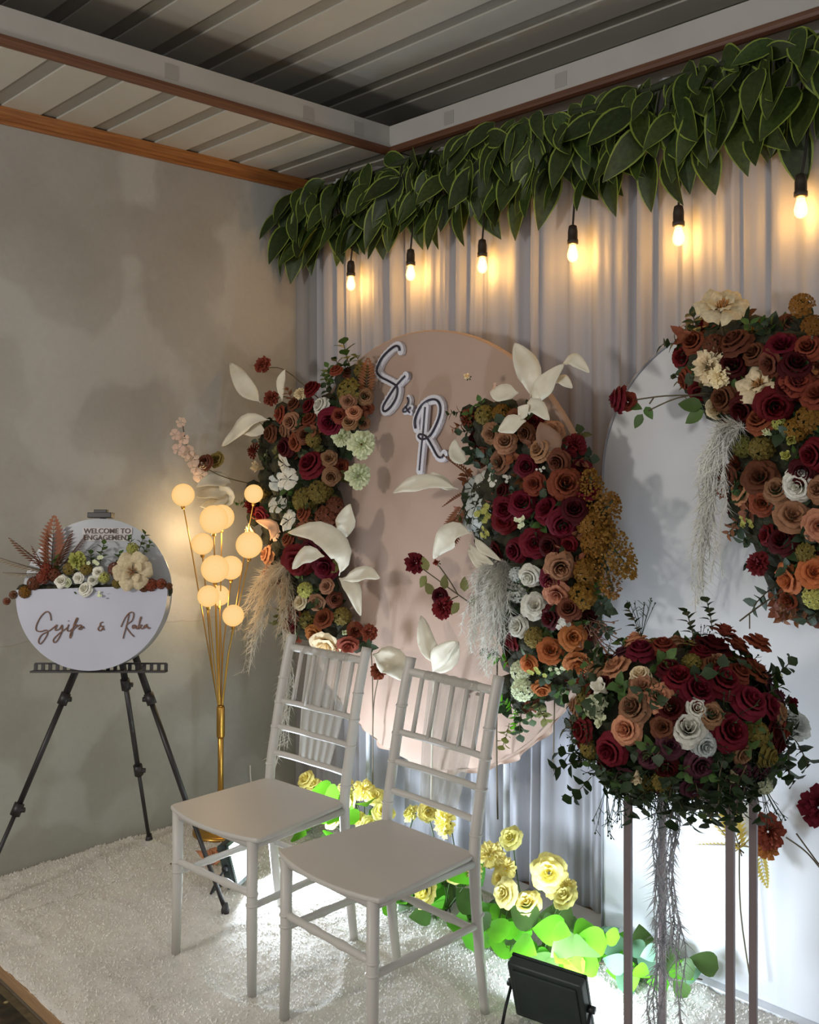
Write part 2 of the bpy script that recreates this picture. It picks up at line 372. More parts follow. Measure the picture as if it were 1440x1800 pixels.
# ------------------------------------------------------------------ monogram letters on the pink circle
m_board = mat('acrylic_white', (214,212,220), .35, var=.03); m_tube = mat('unlit_neon_tube', (46,42,54), .3, var=.1)
def letter(name, label, strokes, wide, y=-.248):
    c = PY(strokes[0][0][0], strokes[0][0][1], y); t = thing(name, label, 'letter', c)
    mbB = MB(); mbT = MB()
    for st in strokes:
        pts = [PY(u, v, y)-c for u, v in catmull2(st)]
        for off, rad, yy in ((0, wide, 0),):
            for k in range(len(pts)-1):
                a, b = pts[k], pts[k+1]; d = (b-a); L = d.length
                if L < 1e-6: continue
                d.normalize(); nrm = Vector((-d.z, 0, d.x))*rad
                q = [a+nrm, b+nrm, b-nrm, a-nrm]
                zk = Vector((0,-3e-5*len(mbB.f)/6,0)); q = [p+zk for p in q]; mbB.add([p for p in q]+[p+Vector((0,.012,0)) for p in q], [(0,1,2,3),(7,6,5,4),(0,4,5,1),(1,5,6,2),(2,6,7,3),(3,7,4,0)])
            for p in pts[::2]+[pts[-1]]:
                vs = [p+Vector((math.cos(2*PI*j/14)*rad, -3e-5*len(mbB.f)/6, math.sin(2*PI*j/14)*rad)) for j in range(14)]
                mbB.add(vs+[q+Vector((0,.012,0)) for q in vs], [tuple(range(14)), tuple(range(27,13,-1))]+[(j,(j+1)%14,14+(j+1)%14,14+j) for j in range(14)])
        mbT.tube([p+Vector((0,-.008,0)) for p in pts], .0042 if wide > .015 else .003, 8)
    mbB.build('backing_board', m_board, t); mbT.build('neon_tube', m_tube, t, True)
def catmull2(P): return [(p.x, p.y) for p in catmull([(a, b, 0) for a, b in P], 5)]
def cr(P, s=6.922, ox=640, oy=590): return [(ox+a/s, oy+b/s) for a, b in P]
letter('letter_sign', 'white letter S sign with a dark line, upper left on the pink circle', [cr([(450,185),(440,140),(400,128),(330,175),(240,270),(180,390),(178,450),(225,505),(320,555),(410,610),(425,665),(408,760),(350,860),(285,918),(252,908),(258,850),(330,730),(410,612),(520,492)])], .0165)
letter('letter_sign', 'small white ampersand sign between the letters S and R', [cr([(545,750),(558,800),(538,850),(495,900),(502,932),(550,908),(582,872)]), cr([(520,860),(545,905),(575,940)])], .0095, -.25)
letter('letter_sign', 'white letter R sign with a dark line, on the pink circle', [cr([(645,1130),(635,1060),(652,980),(712,860),(800,790),(880,778),(927,812),(946,880),(935,980),(890,1100),(835,1200),(780,1248),(720,1260),(682,1228),(702,1200),(760,1215),(795,1255),(850,1350),(915,1465),(965,1482),(992,1445)]), cr([(765,870),(757,960),(740,1180),(727,1300),(712,1450),(696,1640)])], .0165)

# ================================================================== FLOWERS AND LEAVES
PET = dict(
 burgundy=((104,20,30),'burgundy'), darkred=((74,14,20),'dark red'), wine=((110,26,38),'wine red'), rust=((134,66,46),'rust'), brown=((112,66,46),'brown'),
 mocha=((160,118,88),'tan brown'), peach=((206,146,112),'peach'), orange=((188,116,66),'orange'), cream=((238,222,184),'cream'),
 white=((232,230,218),'white'), dusty=((196,202,198),'dusty white'), greenwhite=((222,228,190),'greenish white'), blush=((226,196,176),'blush'),
 gold=((134,94,38),'golden brown'), olive=((128,112,56),'olive'), yellowgreen=((178,178,96),'yellow green'), yellow=((250,234,146),'pale yellow'), plum=((92,50,62),'plum'))
def pm(c):
    return mat('petal_'+c, PET[c][0], .7, var=.16, nscale=14, translucent=.28, rand=.16, spec=.2)
m_leafd = mat('leaf_dark', (44,62,34), .55, var=.25, nscale=12, translucent=.2, rand=.2)
m_leafg = mat('leaf_green', (74,104,48), .55, var=.2, nscale=12, translucent=.3, rand=.2)
m_leafo = mat('leaf_olive', (112,112,58), .6, var=.2, nscale=12, translucent=.3, rand=.2)
m_leafb = mat('leaf_bright', (96,172,34), .5, var=.25, nscale=10, translucent=.4, rand=.18)
m_leaft = mat('leaf_teal', (110,150,120), .6, var=.15, nscale=10, translucent=.35, rand=.15)
m_rleaf = mat('leaf_rust', (140,84,52), .65, var=.2, nscale=12, translucent=.3, rand=.2)
m_wleaf = mat('leaf_white', (232,226,208), .6, var=.06, nscale=16, translucent=.25, spec=.25)
m_stem = mat('stem_brown', (84,72,50), .7)
m_moss = mat('foliage_moss', (46,46,30), .9, var=.5, nscale=30, bump=.8, bscale=70)
m_sten = mat('stamen', (176,120,60), .7)

def petal(mb, th, W, r0, r1, z0, z1, curl=0, ruf=0, nu=4, nv=4, rr=rnd, mi=0, pw=1.0, tip=.55, cup=0):
    ph = rr.uniform(0,6)
    def fn(s, t):
        q = t*2-1
        wd = W*(.42+.58*math.sin(PI*.5*min(1, s*1.5)))*(1 if s < .7 else 1-(1-tip)*((s-.7)/.3)**2)
        r = r0+(r1-r0)*s**pw; z = z0+(z1-z0)*math.sin(s*PI*.5)
        if s > .7: z -= curl*((s-.7)/.3)**2; r += curl*.5*((s-.7)/.3)
        z += -cup*q*q*s+ruf*math.sin(q*5+ph)*s*s; r += ruf*.6*math.cos(q*4+ph)*s-.03*q*q*s
        if s > .95: r -= .035*q*q; z -= .05*q*q
        a = th+q*wd; return (r*math.cos(a), r*math.sin(a), z)
    mb.grid(fn, nu, nv, mi)
def calyx(mb, mi=1):
    for k in range(5):
        a = 2*PI*k/5; petal(mb, a, .35, .04, .30, -.06, .02, .0, 0, 2, 2, rnd, mi)
def mk_rose(rr):
    mb = MB()
    for k in range(3): petal(mb, k*2.1+rr.uniform(-.2,.2), 1.3, .03, .10, .05, .50, 0, .0, 3, 4, rr, 0, .6, .9)
    for k in range(4): petal(mb, k*1.57+.5+rr.uniform(-.2,.2), 1.15, .08, .20, .02, .47, .02, .006, 3, 4, rr, 0, .6, .9)
    for k in range(5): petal(mb, k*1.257+rr.uniform(-.2,.2), 1.0, .10, .31, 0, .41, .05, .012, 4, 4, rr, 0, .65, .9)
    for k in range(6): petal(mb, k*1.047+.4+rr.uniform(-.2,.2), .9, .10, .40, -.05, .31, .10, .02, 4, 4, rr, 0, .7, .85)
    for k in range(5): petal(mb, k*1.257+.1+rr.uniform(-.2,.2), .8, .10, .46, -.08, .17, .12, .03, 4, 4, rr, 0, .75, .8)
    calyx(mb); return mb
def mk_open(rr):
    mb = MB()
    for k in range(3): petal(mb, k*2.1+rr.uniform(-.2,.2), 1.2, .03, .12, .02, .36, 0, .01, 3, 4, rr, 0, .7, .9)
    for k in range(4): petal(mb, k*1.6+rr.uniform(-.2,.2), 1.1, .05, .24, .02, .37, 0, .02, 3, 4, rr, 0, .7, .9)
    for k in range(5): petal(mb, k*1.257+rr.uniform(-.2,.2), .95, .05, .36, 0, .30, .05, .03, 4, 4, rr, 0, .75, .85)
    for k in range(6): petal(mb, k*1.047+.3, .8, .05, .47, -.05, .17, .07, .03, 4, 4, rr, 0, .8, .8)
    calyx(mb); return mb
def mk_carn(rr):
    mb = MB()
    for lay, (n, r1, z1) in enumerate(((5,.14,.42),(8,.26,.38),(10,.37,.28),(11,.45,.14),(8,.42,.0))):
        for k in range(n): petal(mb, 2*PI*k/n+rr.uniform(-.3,.3), .36, .03, r1*rr.uniform(.88,1.1), 0, z1*rr.uniform(.85,1.1), .03, .05, 3, 4, rr, 0, .9, .9)
    calyx(mb); return mb
def mk_magn(rr):
    mb = MB()
    for k in range(4): petal(mb, 2*PI*k/4+.5, .62, .04, .30, .0, .2, .0, .03, 4, 4, rr, 0, 1, .8, .05)
    for k in range(6): petal(mb, 2*PI*k/6, .55, .04, .5, -.02, .12, .06, .04, 5, 5, rr, 0, 1, .85, .06)
    for k in range(26):
        a = rr.uniform(0,6.28); r = rr.uniform(0,.1); c = Vector((r*math.cos(a), r*math.sin(a), .02))
        mb.tube([c, c*1.5+Vector((0,0,rr.uniform(.1,.19)))], .009, 4, 2)
    calyx(mb); return mb
def mk_hydr(rr):
    mb = MB()
    for k in range(30):
        zz = 1-1.15*(k+.5)/30; a = k*2.4; s = math.sqrt(max(0, 1-zz*zz)); d = Vector((s*math.cos(a), s*math.sin(a), zz)); c = d*.36+Vector((0,0,-.02))
        M = d.to_track_quat('Z','Y').to_matrix() @ Matrix.Rotation(rr.uniform(0,6), 3, 'Z'); g = rr.uniform(.11,.15)
        for j in range(4):
            q = PI/2*j; e = Vector((math.cos(q), math.sin(q), 0)); f = Vector((-e.y, e.x, 0))
            vs = [Vector((0,0,0)), e*g*.6+f*g*.5+Vector((0,0,.02)), e*g*1.15+Vector((0,0,.035)), e*g*.6-f*g*.5+Vector((0,0,.02))]
            mb.add([c+M @ x for x in vs], [(0,3,2,1)])
    mb.ball((0,0,-.05), .26, 7, 4, 1); return mb
def mk_fill(rr):
    mb = MB()
    for k in range(7):
        c = Vector((rr.uniform(-.35,.35), rr.uniform(-.35,.35), rr.uniform(.1,.35))); mb.tube([(0,0,-.2), c*.6, c], .012, 4, 1)
        for j in range(5):
            q = 2*PI*j/5; e = Vector((math.cos(q), math.sin(q), .25)); f = Vector((-e.y, e.x, 0)); g = .13
            mb.add([c, c+e*g*.6-f*g*.5, c+e*g, c+e*g*.6+f*g*.5], [(0,1,2,3)])
    return mb
def mk_bud(rr):
    mb = MB()
    for k in range(3): petal(mb, k*2.1, 1.3, .05, .17, 0, .62, 0, 0, 3, 4, rr)
    for k in range(4): petal(mb, k*1.57+.6, 1.0, .05, .27, 0, .5, .02, .01, 3, 4, rr)
    calyx(mb); return mb
def mk_orch(rr):
    mb = MB()
    for k, (W, r) in enumerate(((.75,.5),(.45,.45),(.45,.45),(.75,.5),(.45,.45))): petal(mb, 2*PI*k/5, W, .03, r, 0, .08, .04, .03, 4, 4, rr, 0, 1, .9)
    petal(mb, PI*.5, .5, .02, .2, .02, .2, 0, .03, 3, 3, rr); return mb
def mk_plume(rr):
    mb = MB()
    for k in range(620):
        t = rr.random()**.8; a = rr.uniform(0,6.28); R = .30*math.sin(PI*min(1, .12+t*.85))**.7*rr.uniform(.4,1)
        c = Vector((R*math.cos(a), R*math.sin(a)*.8, -.5+t*1.1)); e = Vector((rr.uniform(-1,1), rr.uniform(-1,1), rr.uniform(-1,1))).normalized()*.026; f = e.orthogonal().normalized()*.02
        mb.add([c-e, c+f, c+e, c-f], [(0,1,2,3)])
    mb.tube([(0,0,-.6),(0,0,.5)], .02, 5, 1); return mb
def leafblade(mb, base, d, up, L, W, bend=.2, fold=.15, mi=0, nl=4, edge=None, tipp=.75):
    base = Vector(base); d = Vector(d).normalized(); up = Vector(up); sd = d.cross(up)
    if sd.length < 1e-4: sd = d.orthogonal()
    sd.normalize(); nn = sd.cross(d).normalized(); nw = 2 if edge is None else 6
    ts = (-1,0,1) if edge is None else (-1,-.86,-.45,0,.45,.86,1)
    n = len(mb.v)
    for i in range(nl+1):
        s = i/nl; wd = W*.5*math.sin(PI*s**tipp)**.85 if 0 < s < 1 else W*.012
        p = base+d*(L*s)-nn*(bend*L*s*s)
        for t in ts: mb.v.append(tuple(p+sd*(wd*t)+nn*(abs(t)*wd*fold)))
    for i in range(nl):
        for j in range(nw):
            mb.f.append((n+i*(nw+1)+j, n+i*(nw+1)+j+1, n+(i+1)*(nw+1)+j+1, n+(i+1)*(nw+1)+j)); mb.m.append(edge if (edge is not None and j in (0, nw-1)) else mi)
def mk_sprig(rr, n=9, W=.2):
    mb = MB(); pts = [Vector((0,0,-.35)), Vector((.04,.02,0)), Vector((.0,.0,.4))]; mb.tube(catmull(pts,3), .012, 4, 1)
    for k in range(n):
        t = k/(n-1); p = Vector((.03*math.sin(t*3),0,-.25+.62*t)); a = k*2.3; d = Vector((math.cos(a), math.sin(a), .45+.5*t)); leafblade(mb, p, d, (0,0,1), .30*rr.uniform(.8,1.15), W, .25, .2, 0, 3)
    return mb
def mk_fern(rr):
    mb = MB(); N = 15; c = [Vector((0, .15*math.sin(i/N*1.4)*i/N, -.5+i/N)) for i in range(N+1)]; mb.tube(c, [.012*(1-.8*i/N) for i in range(N+1)], 4, 1)
    for i in range(2, N+1):
        L = .26*math.sin(PI*(.12+.82*i/N))
        for sg in (-1,1): leafblade(mb, c[i], (sg, 0, .55), (0,1,0), L, .08, .1, .1, 0, 2)
    return mb
def mk_twig(rr):
    mb = MB()
    for k in range(7):
        a = rr.uniform(0,6.28); sp = rr.uniform(.1,.4); p = [Vector((0,0,-.4)), Vector((math.cos(a)*sp*.4, math.sin(a)*sp*.4, 0)), Vector((math.cos(a)*sp, math.sin(a)*sp, rr.uniform(.3,.55)))]
        mb.tube(catmull(p,3), .008, 4, 0)
        for j in range(3): q = p[1].lerp(p[2], j/3+.2); mb.tube([q, q+Vector((rr.uniform(-.12,.12), rr.uniform(-.12,.12), .1))], .006, 4, 0)
        mb.ball(p[2], .022, 5, 3, 0)
    return mb
KINDS = dict(rose=mk_rose, open=mk_open, carnation=mk_carn, magnolia=mk_magn, hydrangea=mk_hydr, filler=mk_fill, bud=mk_bud, orchid=mk_orch, plume=mk_plume)
NAMES = dict(rose='rose', open='rose', carnation='carnation', magnolia='magnolia', hydrangea='hydrangea', filler='small_blossoms', bud='rosebud', orchid='orchid', plume='plume')
MESH = {}
def fmesh(kind, col, var):
    k = (kind, col, var)
    if k not in MESH:
        base = (kind, var)
        if base not in MESH: MESH[base] = KINDS[kind](random.Random(hash_s(kind)+var))
        MESH[k] = MESH[base].mesh(NAMES[kind], [pm(col), m_leafd, m_sten])
    return MESH[k]
def hash_s(s): return sum(ord(c)*(i+3) for i, c in enumerate(s))
GREEN = {}
def gmesh(kind, m, var):
    k = (kind, m.name, var)
    if k not in GREEN:
        rr = random.Random(var*7+3)
        mb = {'sprig': lambda: mk_sprig(rr), 'euca': lambda: mk_sprig(rr, 8, .27), 'fern': lambda: mk_fern(rr), 'twig': lambda: mk_twig(rr)}[kind]()
        GREEN[k] = mb.mesh('leaf_sprig', [m, m_stem])
    return GREEN[k]
def put(me, name, parent, loc, d, size, label=None, spin=None, sq=1):
    o = bpy.data.objects.new(name, me); COL.objects.link(o); o.parent = parent
    d = Vector(d).normalized(); q = d.to_track_quat('Z','Y') @ Matrix.Rotation(rnd.uniform(0,6.28) if spin is None else spin, 3, 'Z').to_quaternion()
    o.rotation_mode = 'QUATERNION'; o.rotation_quaternion = q; o.location = Vector(loc)-parent.location; o.scale = (size, size, size*sq)
    if label: o['label'] = label
    return o
def flower(parent, kind, col, loc, d, size):
    if kind == 'rose' and rnd.random() < .3: kind = 'open'
    nm = {'open':'rose','small_blossoms':'small blossoms'}.get(kind, kind)
    lab = {'filler':'small blossoms','bud':'rosebud','plume':'fluffy plume'}.get(kind, nm)
    return put(fmesh(kind, col, rnd.randrange(3)), NAMES[kind], parent, loc, d, size, PET[col][1]+' '+lab)

class Poly:
    def __init__(s, pts): s.p = pts
    def dist(s, u, v):
        inside = False; best = 1e9; n = len(s.p)
        for i in range(n):
            x0, y0 = s.p[i]; x1, y1 = s.p[(i+1)%n]
            if (y0 > v) != (y1 > v) and u < (x1-x0)*(v-y0)/(y1-y0)+x0: inside = not inside
            dx, dy = x1-x0, y1-y0; t = max(0, min(1, ((u-x0)*dx+(v-y0)*dy)/(dx*dx+dy*dy))); best = min(best, math.hypot(u-x0-t*dx, v-y0-t*dy))
        return best if inside else -best
def arrangement(par, poly, yb, D, hand, fills, greens, spacing=27, nfill=9999, seed=1, dirbias=(.35,-.9,.12), ngreen=110, moss=True):
    """flowers on the bulging front of an arrangement whose back is the vertical plane y = yb"""
    rr = random.Random(seed); P = Poly(poly); us = [p[0] for p in poly]; vs_ = [p[1] for p in poly]
    def place(u, v, lift=0):
        e = P.dist(u, v); dd = D*math.sqrt(max(0, min(1, e/55))) if e > 0 else D*.8
        h = 4; gx = (P.dist(u+h, v)-P.dist(u-h, v))/(2*h); gy = (P.dist(u, v+h)-P.dist(u, v-h))/(2*h)
        k = .75*max(0, 1-max(0, e)/60)
        d = Vector(dirbias)+Vector((-gx*k, 0, gy*k))+Vector((rr.uniform(-.55,.55), rr.uniform(-.15,.15), rr.uniform(-.5,.5)))
        return PY(u, v, yb-.03-dd-lift), d
    used = []
    for (u, v, px, kind, col) in hand:
        loc, d = place(u, v, .012); size = px/FPX*(loc-CAM).dot(FW)*1.18; d = d.normalized()
        flower(par, kind, col, loc-d*size*.2, d, size); used.append((u, v, px*.5))
    tries = 0; n = 0
    while tries < 2500 and n < nfill:
        tries += 1; u = rr.uniform(min(us), max(us)); v = rr.uniform(min(vs_), max(vs_))
        if P.dist(u, v) < 4: continue
        if any(math.hypot(u-a, v-b) < (c+spacing*.36) for a, b, c in used): continue
        kind, col, px = fills[int(rr.random()*len(fills))](u, v) if callable(fills[0]) else rr.choice(fills)
        px *= rr.uniform(.85,1.15); loc, d = place(u, v, -.01); size = px/FPX*(loc-CAM).dot(FW)*1.15; d = d.normalized()
        flower(par, kind, col, loc-d*size*.25, d, size); used.append((u, v, px*.42)); n += 1
    k = 0; tries = 0
    while k < ngreen and tries < 4000:
        tries += 1; u = rr.uniform(min(us)-12, max(us)+12); v = rr.uniform(min(vs_)-12, max(vs_)+12)
        e = P.dist(u, v)
        if e < -7: continue
        kind, m, sz = rr.choice(greens); loc, d = place(u, v, -.035); put(gmesh(kind, m, rr.randrange(3)), 'leaf_sprig', par, loc, d+Vector((rr.uniform(-.8,.8), .1, rr.uniform(-.8,.8))), sz*rr.uniform(.8,1.2)); k += 1
    if moss:
        mb = MB(); v = min(vs_)
        while v < max(vs_):
            u = min(us)
            while u < max(us):
                uu = u+rr.uniform(-6,6); vv = v+rr.uniform(-6,6); e = P.dist(uu, vv)
                if e > 12:
                    dd = D*math.sqrt(min(1, e/55)); loc = PY(uu, vv, yb-.01-dd*.5)-par.location
                    mb.ball(loc, .042, 6, 4, 0, (1, max(.5, dd*.5/.042+.3)*.8, 1))
                u += 22
            v += 22
        mb.build('foliage_base', m_moss, par, True, kind='stuff')
    return P
def big_leaf(par, pts, W, name='dried_leaf', m=None, fold=.25, label=None, face=(.5,-.8,.3), ty=.8):
    """one large leaf along a curved midrib given as world points"""
    c = catmull(pts, 4); n = len(c); mb = MB(); f = Vector(face).normalized()
    n0 = len(mb.v); ph = rnd.uniform(0,6)
    for i, p in enumerate(c):
        s = i/(n-1); t = (c[min(i+1,n-1)]-c[max(i-1,0)]).normalized(); sd = t.cross(f).normalized(); nn = sd.cross(t)
        wd = W*.40*(math.sin(PI*min(1,max(0,(s-.10)/.90))**ty)**1.05 if s > .10 else 0)+.0018
        for q in (-1,-.5,0,.5,1): mb.v.append(tuple(p-par.location+sd*wd*q+nn*(wd*fold*abs(q)+.22*wd*math.sin(s*11+ph+q*1.5))+sd*(.10*wd*math.sin(s*8+ph))))
    for i in range(n-1):
        for j in range(4): mb.f.append((n0+i*5+j, n0+i*5+j+1, n0+(i+1)*5+j+1, n0+(i+1)*5+j)); mb.m.append(0)
    o = mb.build(name, m or m_wleaf, par, True, label)
    sm = o.modifiers.new('thick', 'SOLIDIFY'); sm.thickness = .0012
    return o
def wl(par, pts, W, y, label='large white dried leaf', m=None, yy=None, **k):
    P3 = []
    for i, (u, v) in enumerate(pts): P3.append(PC(u, v, y-(yy[i] if yy else .02*math.sin(i))))
    dep = (P3[0]-CAM).dot(FW); return big_leaf(par, P3, W/FPX*dep*1.15, 'dried_leaf', m, label=label, **k)
def stem(par, pts, r=.0022, m=None):
    MB().tube([Vector(p)-par.location for p in catmull(pts,4)], r, 5).build('stem', m or m_stem, par, True)
def strands(par, name, pts, spread, n, m, L=.05, label=None, seed=3, r=.0011, dens=9, droop=1.0):
    """feathery hanging sprigs: wavy stalks that carry many short side hairs"""
    rr = random.Random(seed); mb = MB(); base = catmull(pts, 6)
    for k in range(n):
        off = Vector((rr.gauss(0,spread), rr.gauss(0,spread*.5), rr.gauss(0,spread*.3))); cut = int(len(base)*rr.uniform(.6,1)); ph = rr.uniform(0,6)
        c = [p-par.location+off*(i/len(base))*1.2+off*.3+Vector((.006*math.sin(i*.9+ph), .005*math.cos(i*.7+ph), 0)) for i, p in enumerate(base[:cut])]
        if len(c) < 3: continue
        mb.tube(c, r, 4, 0, False)
        for i in range(1, len(c)-1):
            t = (c[i+1]-c[i-1]).normalized()
            for j in range(dens):
                p = c[i].lerp(c[i+1], rr.random()); e = Vector((rr.uniform(-1,1), rr.uniform(-1,1), rr.uniform(-1,1))); e = (e-t*e.dot(t)).normalized(); ln = L*rr.uniform(.3,1)
                q = p+(e*.8+t*.6*droop).normalized()*ln; w_ = e.cross(t).normalized()*r*1.2; mb.add([p-w_, p+w_, q], [(0,1,2)])
    return mb.build(name, m, par, True, label, 'stuff')
m_pampas = mat('pampas_cream', (222,208,184), .9, var=.1, translucent=.3)
m_pampw = mat('pampas_white', (228,226,218), .9, var=.08, translucent=.3)
m_pampg = mat('sprig_grey', (178,178,182), .9, var=.1, translucent=.2)

# ---------------------------------------------------------------- left arrangement
YL = -.25
LA = thing('flower_arrangement', 'tall burgundy, rust and cream flower arrangement on the left side of the pink circle', 'flowers', PY(540, 900, YL))
polyL = [(596,648),(640,640),(655,700),(640,760),(600,800),(612,850),(600,930),(590,1000),(600,1060),(640,1120),(640,1150),(560,1150),(505,1120),(490,1040),(455,960),(430,900),(428,850),(450,800),(462,730),(500,700),(560,690)]
handL = [(546,682,30,'rose','burgundy'),(540,712,26,'rose','burgundy'),(528,690,24,'carnation','cream'),(563,713,32,'rose','white'),
(605,688,52,'hydrangea','olive'),(590,650,22,'rose','rust'),(612,705,28,'rose','mocha'),(622,724,26,'rose','peach'),(596,730,26,'rose','rust'),(580,742,46,'rose','burgundy'),(614,741,27,'rose','mocha'),
(601,769,34,'carnation','greenwhite'),(637,781,48,'carnation','greenwhite'),(631,836,44,'carnation','greenwhite'),(510,742,32,'rose','mocha'),(490,728,30,'rose','rust'),(500,756,28,'rose','mocha'),(474,762,30,'rose','brown'),
(536,765,30,'rose','brown'),(516,778,30,'rose','rust'),(500,786,34,'rose','darkred'),(548,775,30,'hydrangea','olive'),(443,791,28,'carnation','rust'),(457,822,34,'bud','cream'),(492,818,36,'orchid','white'),(503,838,38,'orchid','white'),(488,850,34,'orchid','dusty'),
(545,815,48,'rose','wine'),(578,805,28,'rose','mocha'),(582,838,30,'rose','mocha'),(530,880,50,'hydrangea','olive'),(562,868,46,'hydrangea','olive'),(532,902,28,'rose','rust'),(572,915,50,'hydrangea','brown'),(590,890,34,'hydrangea','brown'),
(440,892,34,'carnation','wine'),(458,905,26,'rose','wine'),(484,884,34,'orchid','white'),(500,912,38,'orchid','white'),(478,935,30,'orchid','blush'),(440,936,28,'rose','cream'),(470,975,34,'rose','peach'),
(522,988,56,'rose','wine'),(571,996,48,'rose','burgundy'),(545,965,34,'rose','darkred'),(573,1030,26,'open','mocha'),(535,1035,30,'hydrangea','yellowgreen'),(526,1058,26,'rose','cream'),(516,1076,34,'open','rust'),(508,1096,28,'rose','wine'),
(567,1086,34,'open','rust'),(550,1116,32,'open','orange'),(570,1138,52,'open','cream'),(612,1136,36,'rose','rust'),(605,1113,16,'bud','greenwhite'),(470,1010,26,'rose','peach')]
arrangement(LA, polyL, YL, .10, handL, [('rose','brown',28),('rose','rust',26),('hydrangea','olive',36),('rose','mocha',26),('filler','greenwhite',24),('rose','darkred',28)],
    [('sprig',m_leafd,.11),('sprig',m_leafo,.10),('sprig',m_rleaf,.10),('euca',m_leafd,.12),('sprig',m_leafg,.09)], seed=4, ngreen=85)
put(gmesh('euca', m_leafg, 1), 'leaf_sprig', LA, PY(612,632,-.30), (-.2,-.2,1), .16); put(gmesh('fern', m_rleaf, 1), 'leaf_sprig', LA, PY(645,672,-.31), (.4,-.2,1), .16)
for u, v, s, c in ((463,643,30,'rust'),(478,701,28,'rust'),(650,1113,30,'rust'),(667,1180,30,'rust')):
    l = PY(u, v, -.32); flower(LA, 'carnation', c, l, (.3,-.8,.3), s/FPX*(l-CAM).dot(FW)*1.15)
stem(LA, [PY(463,648,-.32), PY(500,650,-.31), PY(560,700,-.28)]); stem(LA, [PY(478,702,-.32), PY(505,698,-.31), PY(540,720,-.28)])
stem(LA, [PY(650,1118,-.32), PY(655,1200,-.30), PY(655,1400,-.26), PY(652,1470,-.25)]); stem(LA, [PY(667,1184,-.32), PY(658,1230,-.3), PY(655,1290,-.28)])
wl(LA, [(458,708),(440,690),(420,660),(404,638)], 34, -.34, yy=[0,.02,.03,.02])
wl(LA, [(496,705),(494,672),(501,650)], 16, -.33)
wl(LA, [(474,738),(440,738),(412,765),(390,784)], 30, -.35, yy=[0,.03,.04,.02])
wl(LA, [(470,762),(440,752),(408,760)], 34, -.34)
wl(LA, [(596,1012),(600,975),(560,935),(506,936)], 46, -.40, yy=[0,.04,.05,.03])
wl(LA, [(570,978),(540,975),(514,1000)], 32, -.42)
wl(LA, [(602,950),(608,918),(616,886)], 38, -.38)
wl(LA, [(603,985),(590,960),(548,948)], 34, -.41)
wl(LA, [(600,1020),(640,1008),(668,1016)], 26, -.38)
wl(LA, [(596,1016),(620,1035),(634,1082)], 28, -.36)
wl(LA, [(475,950),(480,925),(450,915)], 20, -.37, 'peach dried leaf', mat('leaf_peach', (224,178,140), .6, translucent=.3))
strands(LA, 'pampas_plume', [PY(510,990,-.36), PY(480,1010,-.38), PY(460,1060,-.37), PY(440,1130,-.36)], .034, 20, m_pampas, .055, 'cream feathery pampas', 5)
strands(LA, 'pampas_plume', [PY(505,1000,-.36), PY(505,1060,-.38), PY(512,1120,-.37)], .028, 14, m_pampas, .05, 'cream feathery pampas', 6)
strands(LA, 'hanging_sprig', [PY(500,1080,-.33), PY(506,1180,-.33), PY(500,1270,-.33), PY(482,1345,-.33)], .02, 9, m_pampw, .055, 'pale hanging sprigs', 7, .0018, 6)
strands(LA, 'hanging_sprig', [PY(470,1060,-.34), PY(448,1120,-.34), PY(436,1190,-.34)], .02, 8, m_pampw, .05, 'pale hanging sprigs', 8, .0014, 6)
stem(LA, [PX(320,740,.05), PX(335,800,.07), PX(385,835,.12), PY(440,850,-.30)])
for i, (u, v, s) in enumerate(((318,742,15),(308,764,16),(322,770,18),(314,790,18),(330,795,20),(338,808,22),(347,820,24),(352,835,22))):
    l = PX(u, v, .08); flower(LA, 'orchid', 'blush', l, (.7,-.7,rnd.uniform(-.3,.3)), s/FPX*(l-CAM).dot(FW)*1.3)
for u, v, s, c in ((362,814,26,'brown'),(382,809,26,'olive'),(364,822,24,'cream')):
    l = PX(u, v, .10); flower(LA, 'bud' if c == 'cream' else 'rose', c, l, (.4,-.8,.3), s/FPX*(l-CAM).dot(FW)*1.2)
for a, W in ((((408,850),(380,842),(345,856)),30), (((404,862),(372,868),(345,872)),26), (((385,852),(398,872),(374,900)),38), (((400,868),(385,884),(352,890)),24)):
    big_leaf(LA, [PX(u, v, .11) for u, v in a], W/FPX*4.1*1.15, label='cream dried leaf')

